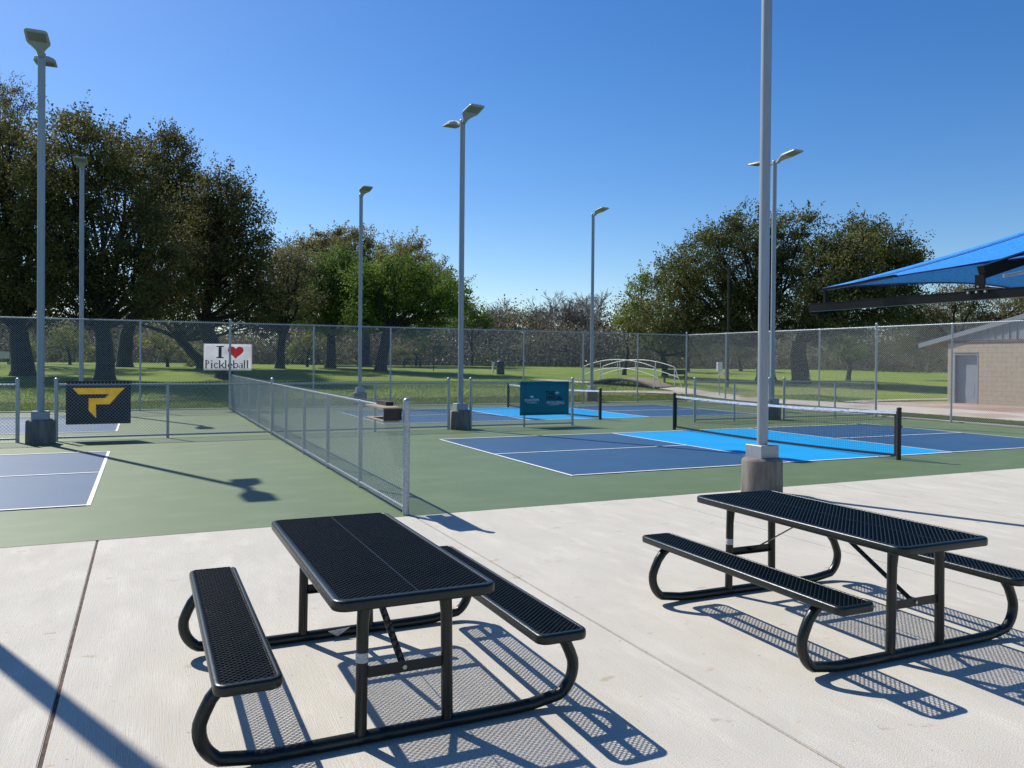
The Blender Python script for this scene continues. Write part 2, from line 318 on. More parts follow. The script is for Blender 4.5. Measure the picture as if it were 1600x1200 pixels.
# pavement of concrete slabs
pav = MB().box(-19.1, 22.4, -22, -2.055, -.14, -.014).build('pavement', M['joint_grey']); tag(pav, kind='structure')
joints = [-19.1, -16.0, -12.8, -9.6, -6.42, -3.22, 0.0, 3.2, 6.4, 9.6, 12.8, 16.0, 19.2, 22.4]
for i in range(len(joints)-1):
    for y0, y1 in ((-12.2, -2.06), (-22, -12.2)):
        g0 = .011 if i == 4 or joints[i] == -6.42 else .006
        gl = .010 if abs(joints[i]+6.42) < .01 else .006; gr = .010 if abs(joints[i+1]+6.42) < .01 else .006
        if joints[i] in (0.0, 3.2): gl = .0035
        if joints[i+1] in (0.0, 3.2): gr = .0035
        o = MB().box(joints[i]+gl, joints[i+1]-gr, y0+.005, y1-.001, -.05, 0).build('slab', M['concrete'], pav)
        bevel(o, .0045, 2)
v = []; y = -22.0; left = []; right = []
while y < -2.06:
    wj = .011; left.append((-6.42-wj, y, -.0085+random.uniform(-.003, .004))); right.append((-6.42+wj, y, -.0085+random.uniform(-.003, .004))); y += .05
nn = len(left); MB().add(left+right, [(i, i+nn, i+nn+1, i+1) for i in range(nn-1)]).build('joint_dirt', M['joint_dark'], pav)
# concrete kerb under the tall fence
curb = MB().box(X1+.002, X1+.16, Y0, Y1+.16, -.1, .035).box(X0, X1, Y1+.002, Y1+.16, -.1, .035).build('kerb', M['walk']); tag(curb, kind='structure')

# path and apron beside the building
def draped(name, pts_a, pts_b, m, lift=.03):
    v = []; n = len(pts_a)
    for (a, b) in zip(pts_a, pts_b):
        for k in range(5):
            x = a[0]+(b[0]-a[0])*k/4; y = a[1]+(b[1]-a[1])*k/4; v.append((x, y, float(zt(x, y))+lift))
    f = [(i*5+k, i*5+k+1, (i+1)*5+k+1, (i+1)*5+k) for i in range(n-1) for k in range(4)]
    o = MB().add(v, f, True).build(name, m); tag(o, kind='structure'); return o
def dense(p, st=.5):
    out = []
    for a, b in zip(p, p[1:]):
        k = max(1, int(math.dist(a, b)/st)); out += [(a[0]+(b[0]-a[0])*i/k, a[1]+(b[1]-a[1])*i/k) for i in range(k)]
    return out+[p[-1]]
def resample(p, n):
    d = [0]
    for a, b in zip(p, p[1:]): d.append(d[-1]+math.dist(a, b))
    t = np.linspace(0, d[-1], n); return list(zip(np.interp(t, d, [q[0] for q in p]), np.interp(t, d, [q[1] for q in p])))
draped('path', resample([(19.3, 25.0), (19.2, 22.5), (19.3, 18), (19.3, 13), (19.25, 10), (19.1, 6.5), (18.9, 2), (18.8, -8)], 60),
       resample([(21.0, 25.4), (20.9, 23), (21.2, 18.5), (21.6, 15), (21.9, 11.5), (21.9, 7), (21.9, 2), (21.9, -8)], 60), M['walk'])
draped('path', resample([(17.6, 30.2), (16.2, 34.5)], 12), resample([(19.5, 30.8), (18.0, 35)], 12), M['walk'])
draped('path', resample([(14.5, 23.3), (17, 22.9), (19.4, 21.6)], 12), resample([(14.5, 23.9), (17.5, 24.0), (19.4, 23.3)], 12), M['walk'])
draped('path', resample([(22.2, 14.0), (25.5, 14.6), (30, 14.4)], 16), resample([(22.2, 15.0), (25.5, 15.7), (30, 15.6)], 16), M['walk'])
draped('apron', resample([(21.93, 14.0), (21.93, 0)], 30), resample([(26.2, 13.2), (26.2, 0)], 30), mat('stained_apron', (0.42, 0.34, 0.27), (0.27, 0.17, 0.12), .5, .9, world=True, stretch=(1, .6, 1)), .028)

# ---------------------------------------------------------------- fences
def wires(along, c0, c1, cst, z0, z1, pitch=.0707, r=.0021, off=.0022, ticks=True):
    """woven chain link between c0 and c1: two sets of diagonal wires, three sides each, twisted ends at the top"""
    segs = []
    H = z1-z0; L = c1-c0
    for sgn in (1, -1):
        k = -H if sgn > 0 else 0
        k = math.floor(k/pitch)*pitch
        while k < (L if sgn > 0 else L+H):
            # line u = k + sgn*z (z from 0..H)
            za, zb = (max(0, -k), min(H, L-k)) if sgn > 0 else (max(0, k-L), min(H, k))
            if zb-za > .02: segs.append((c0+k+sgn*za, z0+za, c0+k+sgn*zb, z0+zb, sgn*off))
            k += pitch
    if ticks:
        u = c0+pitch/2
        while u < c1: segs += [(u-.006+e, z1-.005, u+.004+e, z1+.044, 0) for e in (0, .003)]; segs += [(u+.009+e, z1-.005, u-.001+e, z1+.040, 0) for e in (0, .003)]; u += pitch
    A = np.array(segs); n = len(A); u0, a0, u1, a1, o = A.T
    du = u1-u0; dz = a1-a0; Ln = np.hypot(du, dz); nu, nz = -dz/Ln, du/Ln
    vs = np.zeros((n, 6, 3))
    for j, ang in enumerate((90, 210, 330)):
        ca, sa = math.cos(R(ang))*r, math.sin(R(ang))*r
        for e, (uu, zz) in enumerate(((u0, a0), (u1, a1))):
            U = uu+nu*ca; Z = zz+nz*ca; P = cst+o+sa
            vs[:, e*3+j] = np.stack([U, P, Z] if along == 'x' else [P, U, Z], -1)
    f = np.array([(0, 1, 4, 3), (1, 2, 5, 4), (2, 0, 3, 5)]); F = (np.arange(n)[:, None, None]*6+f[None]).reshape(-1, 4)
    return vs.reshape(-1, 3), F
def fence(name, label, along, cst, posts, height, low, r_line=.03, r_end=.038):
    t = thing(name, label, 'fence', (posts[0][0], cst, 0) if along == 'x' else (cst, posts[0][0], 0))
    ox, oy = t.location.x, t.location.y
    P = (lambda u, z, w=0: (u-ox, cst-oy+w, z)) if along == 'x' else (lambda u, z, w=0: (cst-ox+w, u-oy, z))
    for i, (u, kind) in enumerate(posts):
        if kind == 'none': continue
        r = r_end if kind == 'end' else r_line; h = height+(.09 if kind == 'end' else -.015)
        p = MB().tube([P(u, -.02), P(u, h)], r, 14).build('post', M['galv'], t)
        if kind == 'end':
            MB().lathe([(r*1.12, h-.03), (r*1.15, h), (r*.95, h+.018), (r*.5, h+.032), (.004, h+.036)], P(u, 0), 14).build('post_cap', M['galv'], p)
            for z in ([.25, .6, .95] if low else [.3, .9, 1.5, 2.1, 2.7]): MB().tube([P(u, z-.011), P(u, z+.011)], r*1.12, 12).build('tension_band', M['galv'], p)
        else:
            MB().tube([P(u-.03, height-.02), P(u+.03, height-.02)], .031, 10).build('rail_loop', M['galv'], p)
    a, b_ = posts[0][0], posts[-1][0]
    MB().tube([P(a, height-.02), P(b_, height-.02)], .0215, 10).build('top_rail', M['galv'], t)
    if low: MB().tube([P(a, .075), P(b_, .075)], .0215, 10).build('bottom_rail', M['galv'], t)
    else: MB().tube([P(a, .06), P(b_, .06)], .006, 5).build('tension_wire', M['wire'], t)
    for (u0, k0), (u1, k1) in zip(posts, posts[1:]):
        V, F = wires(along, u0+.02, u1-.02, 0, .045, height-.005, r=.0026 if low else .0027)
        V[:, 0] -= (ox if along == 'x' else -.0); V[:, 1] -= (oy if along == 'y' else 0)
        side = -.028 if low and along == 'y' else -.026
        if along == 'x': V[:, 1] += side
        else: V[:, 0] += side
        o = link('chain_link_mesh', np_mesh('chain_link_mesh', V, F, M['wire']), t)
    return t
fence('tall_chain_link_fence', 'tall galvanized chain-link fence running along the far edge of the courts', 'x', 18.64,
      [(-15.0, 'line'), (-12.0, 'line'), (-9.05, 'line'), (-6.13, 'line'), (-3.28, 'end'), (-.38, 'line'), (2.52, 'line'), (5.31, 'line'), (8.16, 'line'), (10.98, 'line'), (13.75, 'line'), (16.4, 'end')], 3.05, False)
fence('tall_chain_link_fence', 'tall galvanized chain-link fence along the right side of the courts beside the path', 'y', 16.44,
      [(-2.0, 'end'), (.6, 'line'), (3.1, 'line'), (5.6, 'line'), (8.36, 'end'), (10.85, 'line'), (13.4, 'line'), (16.0, 'line'), (18.6, 'none')], 3.05, False)
fence('low_chain_link_fence', 'low divider fence running away from the pavement between left and right courts', 'y', -3.28,
      [(-1.98, 'end'), (.15, 'line'), (2.3, 'line'), (4.4, 'line'), (6.5, 'line'), (8.5, 'end'), (10.9, 'line'), (12.95, 'line'), (14.9, 'line'), (16.9, 'line'), (18.5, 'none')], 1.22, True)
fence('low_chain_link_fence', 'low cross fence with the gold emblem banner hanging on it', 'x', 8.55,
      [(-7.7, 'end'), (-5.53, 'line'), (-3.36, 'none')], 1.22, True)
fence('low_chain_link_fence', 'low fence piece left of the leftmost light pole, cut by the frame', 'x', 8.55,
      [(-15.2, 'line'), (-13.0, 'line'), (-10.7, 'line'), (-8.4, 'end')], 1.22, True)
fence('low_chain_link_fence', 'low cross fence between the divider fence and the central light pole', 'x', 8.55,
      [(-3.2, 'none'), (-.8, 'line'), (1.14, 'end')], 1.22, True)
fence('low_chain_link_fence', 'low cross fence with the teal banner hanging on it', 'x', 8.55,
      [(1.76, 'end'), (3.32, 'line'), (4.81, 'end')], 1.22, True)
fence('low_chain_link_fence', 'low cross fence seen through the net, left of the far right light pole', 'x', 8.4,
      [(8.9, 'end'), (10.4, 'line'), (11.8, 'end')], 1.22, True)
fence('low_chain_link_fence', 'low cross fence right of the far right light pole meeting the tall side fence', 'x', 8.4,
      [(12.4, 'end'), (14.6, 'line'), (16.38, 'none')], 1.22, True)

# ---------------------------------------------------------------- light poles
def head_mesh():
    """shoebox lamp head: narrow neck that widens into a flat housing, pointing to -Y, tilted up"""
    st = [(0, .05, -.10, .07), (.06, .055, -.075, .08), (.14, .075, -.035, .09), (.26, .14, .005, .095), (.36, .195, .022, .09), (.46, .215, .034, .08), (.88, .205, .082, .05), (.93, .19, .088, .035)]
    mb = MB(); vs = []
    for (d, w_, z, th) in st: vs += [(-w_, -d, z), (w_, -d, z), (w_*.93, -d, z+th*.75), (w_*.6, -d, z+th), (-w_*.6, -d, z+th), (-w_*.93, -d, z+th*.75)]
    n = len(st); fs = [(i*6+k, i*6+(k+1) % 6, (i+1)*6+(k+1) % 6, (i+1)*6+k) for i in range(n-1) for k in range(6)]
    fs += [tuple(range(5, -1, -1)), tuple((n-1)*6+k for k in range(6))]
    mb.add(vs, fs); me = mb.mesh('lamp_head', M['lamp_body'])
    bm = bmesh.new(); bm.from_mesh(me); bmesh.ops.recalc_face_normals(bm, faces=bm.faces); bmesh.ops.bevel(bm, geom=bm.edges[:], offset=.006, segments=1, affect='EDGES'); bm.to_mesh(me); bm.free()
    l = MB(); a, b = .50, .86
    def zz(d): return .034+(d-.46)*(.048/.42)
    l.add([(-.16, -a, zz(a)-.004), (.16, -a, zz(a)-.004), (.155, -b, zz(b)-.004), (-.155, -b, zz(b)-.004), (-.16, -a, zz(a)+.01), (.16, -a, zz(a)+.01), (.155, -b, zz(b)+.01), (-.155, -b, zz(b)+.01)],
          [(0, 1, 2, 3), (0, 4, 5, 1), (1, 5, 6, 2), (2, 6, 7, 3), (3, 7, 4, 0)])
    return me, l.mesh('lens', M['lamp_lens'])
HEAD, LENS = head_mesh()
def light_pole(x, y, z, label, heads, H=8.02, pier_r=.27, pier_h=.50, base_h=.17, z_below=.1):
    t = thing('light_pole', label, 'light pole', (x, y, z), group=None)
    MB().lathe([(pier_r*1.03, -z_below), (pier_r*1.02, 0), (pier_r, pier_h-.05), (pier_r*.97, pier_h-.03), (pier_r*.82, pier_h)], n=36).build('concrete_base', M['pier'], t)
    b = MB().box(-.155, .155, -.155, .155, pier_h-.005, pier_h+base_h).build('base_cover', M['pole'], t); bevel(b, .006, 1)
    p = MB().tube([(0, 0, pier_h+base_h-.01), (0, 0, H)], .070, 32).build('pole_shaft', M['pole'], t)
    MB().lathe([(.076, H-.10), (.078, H-.01), (.07, H+.02), (.03, H+.035), (.004, H+.038)], n=20).build('pole_cap', M['pole'], p)
    MB().tube([(.05, -.055, 1.25), (.055, -.062, 1.25)], .008, 8).build('bolt', M['black'], p)
    for k in heads:
        r = MB().box(-.045, .045, -.19 if k < 0 else .02, -.02 if k < 0 else .19, H-.09, H+.0).build('lamp_arm', M['pole'], t)
        h = link('lamp_head', HEAD, t, (0, -.10 if k < 0 else .10, H-.0), (0, 0, 0 if k < 0 else math.pi))
        link('lens', LENS, h)
    return t
light_pole(-7.95, 8.2, 0, 'grey light pole with two lamp heads beside the gold emblem banner', (-1, 1))
light_pole(1.47, 8.55, 0, 'grey light pole with two lamp heads rising beside the teal banner', (-1, 1))
light_pole(12.0, 8.5, 0, 'grey light pole with two lamp heads seen just right of the foreground pole', (-1, 1), H=8.15)
light_pole(1.62, -2.40, 0, 'thick grey light pole behind the right picnic table, its top cut off by the frame', (1,))
light_pole(-7.95, -2.5, 0, 'grey light pole at the pavement edge whose shadow crosses the lower left corner', (1,))
light_pole(-7.92, 19.4, .12, 'grey light pole with one lamp head in front of the left oaks', (-1,), pier_h=.35)
light_pole(1.53, 19.4, .12, 'grey light pole with one lamp head in front of the bright green tree', (-1,), pier_h=.42)
light_pole(11.86, 19.4, .12, 'grey light pole with one lamp head standing left of the footbridge', (-1,), H=8.15, pier_h=.42)

# ---------------------------------------------------------------- nets
def net(x, y0, y1, label, group):
    t = thing('pickleball_net', label, 'net', (x, (y0+y1)/2, 0), group=group); hw = (y1-y0)/2; a = hw-.06
    top = lambda u: .905-.05*(1-(u/a)**2); bot = lambda u: .03+.045*(u/a)**2
    for s in (-1, 1):
        p = MB().tube([(0, s*hw, -.01), (0, s*hw, .955)], .043, 16).build('post', M['black'], t)
        MB().lathe([(.046, .94), (.046, .965), (.03, .975), (.004, .977)], (0, s*hw, 0), 14).build('post_cap', M['black'], p)
        MB().tube([(.035, s*hw, .62), (.075, s*hw, .62)], .02, 8).build('winch', M['black'], p)
        MB().bar((0, s*(a-.01), bot(a)), (0, s*(a-.01), top(a)), .05, .012, roll=(1, 0, 0)).build('side_tape', M['net_cord'], t)
    N = 36; us = [-a+2*a*i/N for i in range(N+1)]
    def strip(f0, f1, th):
        mb = MB(); vs = []
        for u in us: vs += [(-th, u, f0(u)), (-th, u, f1(u)), (th, u, f1(u)), (th, u, f0(u))]
        return mb.add(vs, [(i*4+k, i*4+(k+1) % 4, (i+1)*4+(k+1) % 4, (i+1)*4+k) for i in range(N) for k in range(4)]+[(0, 1, 2, 3), (N*4+3, N*4+2, N*4+1, N*4)])
    strip(lambda u: top(u)-.052, top, .007).build('top_tape', M['net_tape'], t)
    strip(lambda u: bot(u)-.016, lambda u: bot(u)+.030, .008).build('bottom_tape', M['net_cord'], t)
    c = MB(); th = .0017
    k = int(2*a/.045)
    for i in range(1, k):
        u = -a+2*a*i/k+random.uniform(-.003, .003); c.tube([(0, u, bot(u)), (random.uniform(-.008, .008), u+random.uniform(-.006, .006), (bot(u)+top(u))/2), (0, u, top(u)-.05)], th, 3, False, False)
    for j in range(1, 18):
        q = j/18; c.tube([(0, u, bot(u)+(top(u)-.05-bot(u))*q) for u in us[::2]], th, 3, False, False)
    c.build('netting', M['net_cord'], t)
    f = MB().box(-.012, .012, -.025, .025, .0, .84).build('centre_strap', M['net_tape'], t)
    MB().box(-.2, .2, -.02, .02, .005, .03).build('centre_foot', M['white_metal'], t)
    return t
net(6.72, -.42, 6.45, 'black pickleball net with white top tape across the nearer right court', 'pickleball nets')
net(6.72, 10.2, 17.0, 'black pickleball net on the far right court, partly behind the teal banner', 'pickleball nets')

# ---------------------------------------------------------------- banners and wooden box on the fences
def text_mesh(body, size, m, parent, loc, name='lettering', bold=.0, squash=1.0, shear=0):
    cu = bpy.data.curves.new('tmp', 'FONT'); cu.body = body; cu.size = size; cu.offset = bold; cu.align_x = 'CENTER'; cu.shear = shear; cu.resolution_u = 3
    cu.extrude = .0006
    o = bpy.data.objects.new('tmp', cu); COL.objects.link(o); bpy.context.view_layer.update()
    me = bpy.data.meshes.new_from_object(o); COL.objects.unlink(o); bpy.data.objects.remove(o)
    for v_ in me.vertices: v_.co = (v_.co.x*squash, v_.co.z*.5, v_.co.y)
    me.materials.clear(); me.materials.append(m); me.name = name
    return link(name, me, parent, loc)
def vinyl(w_, h_, m, parent, name='banner_sheet', wob=.012, seed=0):
    """a sheet with real thickness hanging in the XZ plane, slightly rippled, origin at bottom centre"""
    NX, NZ = 24, 10; vs = []; rr = random.Random(seed); ph = rr.uniform(0, 6)
    def f(i, j): return wob*(math.sin(i*.9+ph+j*.3)*.4+math.sin(i*.37+j*.8+ph*2)*.6)*math.sin(math.pi*i/NX)
    for s in (0, 1):
        for j in range(NZ+1):
            for i in range(NX+1): vs.append((-w_/2+w_*i/NX, f(i, j)+s*.002, h_*j/NZ))
    n = (NX+1)*(NZ+1); fs = []
    for j in range(NZ):
        for i in range(NX):
            k = j*(NX+1)+i; fs.append((k, k+1, k+NX+2, k+NX+1)); fs.append((n+k+NX+1, n+k+NX+2, n+k+1, n+k))
    for i in range(NX): fs.append((i, n+i, n+i+1, i+1)); k = NZ*(NX+1)+i; fs.append((k, k+1, n+k+1, n+k))
    for j in range(NZ): k = j*(NX+1); fs.append((k, k+NX+1, n+k+NX+1, n+k)); k += NX; fs.append((k, n+k, n+k+NX+1, k+NX+1))
    mb = MB().add(vs, fs, True); o = mb.build(name, m, parent)
    return o
# gold emblem banner (hangs behind the mesh)
t = thing('banner', 'dark brown banner with an angular gold P emblem on the low fence', 'banner', (-6.9, 8.575, .345)); w_, h_ = 1.25, .93
P2 = [(683, 262), (1275, 262), (1098, 452), (945, 452), (948, 608), (862, 520), (862, 378), (1045, 378), (1092, 335), (748, 335)]
MB().prism([((x-977)/735*w_, (675-y)/490*h_) for x, y in P2], lambda u, q, k: (u, -.0015-k, q), .002).build('emblem', M['ban_gold'], t)
hole = [((x-977)/735*w_, (675-y)/490*h_) for x, y in P2]; o_ = [(-w_/2, 0), (w_/2, 0), (w_/2, h_), (-w_/2, h_)]
ki = 0; key = [o_[3], o_[0], o_[1], o_[2], o_[3]]+[hole[ki-j] for j in range(len(hole)+1)]   # outline plus cut-out, joined at a corner
from mathutils.geometry import tessellate_polygon
tri = tessellate_polygon([[Vector((a, b_, 0)) for a, b_ in o_], [Vector((a, b_, 0)) for a, b_ in hole]]); allp = o_+hole
mb = MB(); n_ = len(allp); mb.add([(a, 0, b_) for a, b_ in allp]+[(a, .002, b_) for a, b_ in allp], [tuple(f) for f in tri]+[tuple(n_+i for i in f[::-1]) for f in tri]+[(i, (i+1) % 4, n_+(i+1) % 4, n_+i) for i in range(4)])
fix_normals(mb.build('banner_sheet', M['ban_dark'], t))
# teal banner
t = thing('banner', 'teal banner with pale and navy lettering on the low fence right of the central pole', 'banner', (3.915, 8.50, .315)); w_, h_ = 1.50, .915
vinyl(w_, h_, M['ban_teal'], t, wob=.003, seed=2)
def crest(parent, x, z, s, m):
    mb = MB(); F = lambda u, q, k: (x+u*s, -.0055-k, z+q*s)
    mb.prism([(0, -.5), (.13, 0), (.1, .35), (0, .75), (-.1, .35), (-.13, 0)], F, .002)
    for sg in (-1, 1):
        mb.prism([(sg*.18, -.4), (sg*.5, .0), (sg*.62, .42), (sg*.4, .22), (sg*.2, .3)], F, .002)
        mb.prism([(sg*.55, -.35), (sg*.75, -.05), (sg*.9, .25), (sg*.68, .05)], F, .002)
    return mb.build('emblem', m, parent)
crest(t, -.395, .50, .075, M['print_pale']); text_mesh('DIADEM', .105, M['print_pale'], t, (-.395, -.006, .375), squash=1.12)
text_mesh('PICKLEBALL', .042, M['print_pale'], t, (-.385, -.006, .325), squash=1.35)
text_mesh('THE', .155, M['print_navy'], t, (.165, -.006, .54), bold=.006); crest(t, .375, .60, .085, M['print_pale'])
text_mesh('OFFICIAL', .155, M['print_navy'], t, (.295, -.006, .405), bold=.006, squash=.80)
text_mesh('PICKLEBALL', .115, M['print_pale'], t, (.33, -.006, .295), shear=.35, squash=.93)
MB().prism([(.16, .262), (.44, .272), (.44, .280), (.16, .270)], lambda u, q, k: (u, -.0055-k, q), .002).build('underline', M['print_pale'], t)
# white banner
t = thing('banner', 'white banner reading I heart Pickleball tied to the tall far fence', 'banner', (-3.34, 18.68, 1.37), R(-1)); w_, h_ = 1.60, .93
vinyl(w_, h_, M['ban_white'], t, wob=.014, seed=3)
FB = lambda u, q, k: (u, -.022-k, q)
def glyphs(txt, x, z, cap, m, parent):
    """small slab-serif letters assembled from stems, serifs and ring pieces"""
    mb = MB(); xh = cap*.68; st = cap*.15; th = cap*.055
    def rect(a, b, c, d): mb.prism([(x+a, z+c), (x+b, z+c), (x+b, z+d), (x+a, z+d)], FB, .002)
    def ring(cx, cz, ro, a0, a1, wv=.24, sx=.82):
        N = 14
        for i in range(N):
            p, q = R(a0+(a1-a0)*i/N), R(a0+(a1-a0)*(i+1)/N)
            def pt(a, rr_): return (x+cx+math.cos(a)*rr_*sx, z+cz+math.sin(a)*rr_)
            def wd(a): return ro*(1-(wv+.22*abs(math.cos(a))))
            mb.prism([pt(p, wd(p)), pt(p, ro), pt(q, ro), pt(q, wd(q))], FB, .002)
    for ch in txt:
        if ch == 'P': rect(.02, .02+st, 0, cap); rect(0, st+.04, 0, th); rect(0, .06, cap-th, cap); ring(.02+st, cap*.73, cap*.27, -90, 90, sx=1.0); adv = cap*.66
        elif ch == 'i': rect(.015, .015+st, 0, xh); rect(0, st+.03, 0, th); rect(0, st*.6, xh-th, xh); rect(.012, .016+st, cap*.84, cap*.99); adv = cap*.36
        elif ch == 'l': rect(.015, .015+st, 0, cap); rect(0, st+.03, 0, th); rect(0, st*.6, cap-th, cap); adv = cap*.36
        elif ch == 'c': ring(xh*.42, xh*.5, xh*.5, 40, 320); adv = cap*.56
        elif ch == 'k':
            rect(.015, .015+st, 0, cap); rect(0, st+.03, 0, th); rect(0, st*.6, cap-th, cap)
            a = .015+st; mb.prism([(x+a, z+xh*.45), (x+a+xh*.5, z+xh), (x+a+xh*.72, z+xh), (x+a+.01, z+xh*.33)], FB, .002)
            mb.prism([(x+a+.012, z+xh*.52), (x+a+xh*.22, z+xh*.66), (x+a+xh*.85, z), (x+a+xh*.55, z)], FB, .002); adv = cap*.70
        elif ch == 'e': ring(xh*.42, xh*.5, xh*.5, 0, 315); rect(xh*.12, xh*.8, xh*.46, xh*.56); adv = cap*.57
        elif ch == 'b': rect(.015, .015+st, 0, cap); rect(0, st*.6, cap-th, cap); ring(.015+xh*.5, xh*.5, xh*.5, -150, 150); adv = cap*.66
        elif ch == 'a': rect(xh*.56, xh*.56+st, 0, xh*.8); ring(xh*.36, xh*.3, xh*.3, 0, 360, sx=1); ring(xh*.45, xh*.68, xh*.32, 0, 150, sx=1); adv = cap*.60
        elif ch == 'I': rect(.07, .07+cap*.24, 0, cap); rect(0, .14+cap*.24, 0, cap*.09); rect(0, .14+cap*.24, cap*.91, cap); adv = cap
        x += adv
    return mb.build('lettering', m, parent)
glyphs('I', -.39, .43, .43, M['print_black'], t)
glyphs('Pickleball', -.765, .075, .285, M['print_black'], t)
hp = [(16*math.sin(a)**3, 13*math.cos(a)-5*math.cos(2*a)-2*math.cos(3*a)-math.cos(4*a)) for a in [2*math.pi*i/36 for i in range(36)]]
MB().prism([(.25+x/32*.53, .66+y/32*.49) for x, y in hp][::-1], FB, .002).build('heart', M['print_red'], t)
g = MB()
for x in (-.78, .78):
    for z in (.03, .90): g.tube([(x, -.03, z), (x, .0, z)], .012, 10)
g.build('eyelets', M['galv'], t)
# wooden cubby by the end post
t = thing('wooden_box', 'open wooden shelf box fixed at rail height near the end of the divider fence', 'box', (-3.42, -1.5, 1.065))
MB().box(-.115, .115, -.40, .40, .150, .168).build('top_board', M['wood'], t)
MB().box(-.105, .085, -.385, .385, 0, .016).build('bottom_board', M['wood'], t)
MB().box(-.105, .105, -.402, -.386, .017, .149).build('end_board', M['wood_dark'], t)
MB().box(.02, .11, -.05, .39, .169, .215).build('hook_board', M['wood_dark'], t)

# ---------------------------------------------------------------- picnic tables
def rrect(hx, hy, r, n=6):
    out = []
    for cx, cy, a0 in ((hx-r, hy-r, 0), (-hx+r, hy-r, 90), (-hx+r, -hy+r, 180), (hx-r, -hy+r, 270)):
        out += [(cx+r*math.cos(R(a0+90*i/n)), cy+r*math.sin(R(a0+90*i/n))) for i in range(n+1)]
    return out
def rim_mesh(hx, hy, r, drop, flange, name):
    """rounded tray edge: flat inner flange, rounded shoulder, vertical skirt, inward lip"""
    prof = [(flange, -.004), (flange, 0), (.016, 0), (.007, -.002), (.002, -.007), (0, -.014), (0, -drop+.008), (.003, -drop), (.012, -drop), (.012, -drop+.004)]
    vs = []; base = None; n = 0
    for (ins, z) in prof:
        ring = rrect(hx-ins, hy-ins, max(r-ins, .012)); n = len(ring); vs += [(x, y, z) for x, y in ring]
    m = len(prof); fs = [(i*n+k, (i+1)*n+k, (i+1)*n+(k+1) % n, i*n+(k+1) % n) for i in range(m-1) for k in range(n)]
    return MB().add(vs, fs, True).mesh(name, M['plastisol'])
def expanded(hx, hy, P, p, t_, h, name):
    """expanded metal: zigzag strands along X, touching their neighbours so that diamond holes remain"""
    ny = int(2*hy/p); hy2 = ny*p/2; ns = int(round(2*hx/(P/2))); dx = 2*hx/ns
    j = np.arange(ny+1); i = np.arange(ns+1)
    X = -hx+dx*i[None, :]+0*j[:, None]; sg = np.where((i[None, :]+j[:, None]) % 2 == 0, 1, -1)
    Y = -hy2+p*j[:, None]+sg*(p/2-t_*.22); Z = sg*h*.35
    # each strand is a thin strip that leans: lower edge towards -Y, upper edge towards +Y
    off = [(0, -t_*.62-.0012, -h), (0, -t_*.62+.0036, -h-.0008), (0, t_*.62+.0012, 0), (0, t_*.62-.0036, .0008)]
    V = np.stack([np.stack([X, Y+o[1], Z+o[2]], -1) for o in off], 2)  # j,i,4,3
    nj, ni = V.shape[:2]; idx = np.arange(nj*ni*4).reshape(nj, ni, 4); F = []
    for k in range(4):
        k2 = (k+1) % 4; F.append(np.stack([idx[:, :-1, k], idx[:, 1:, k], idx[:, 1:, k2], idx[:, :-1, k2]], -1).reshape(-1, 4))
    return np_mesh(name, V.reshape(-1, 3), np.concatenate(F), M['plastisol'])
TX, TY = .385, .955; BX, BY, BO = .138, .975, .73; TZ, BZ = .738, .462
top_rim = rim_mesh(TX, TY, .07, .048, .034, 'rim'); bench_rim = rim_mesh(BX, BY, .055, .046, .026, 'rim')
top_grid = expanded(TX-.03, TY-.03, .034, .0152, .0064, .0078, 'expanded_metal'); bench_grid = expanded(BX-.022, BY-.022, .034, .0152, .0064, .0078, 'expanded_metal')
def arc(cx, cz, r, a0, a1, n): return [(cx+r*math.cos(R(a0+(a1-a0)*i/n)), cz+r*math.sin(R(a0+(a1-a0)*i/n))) for i in range(n+1)]
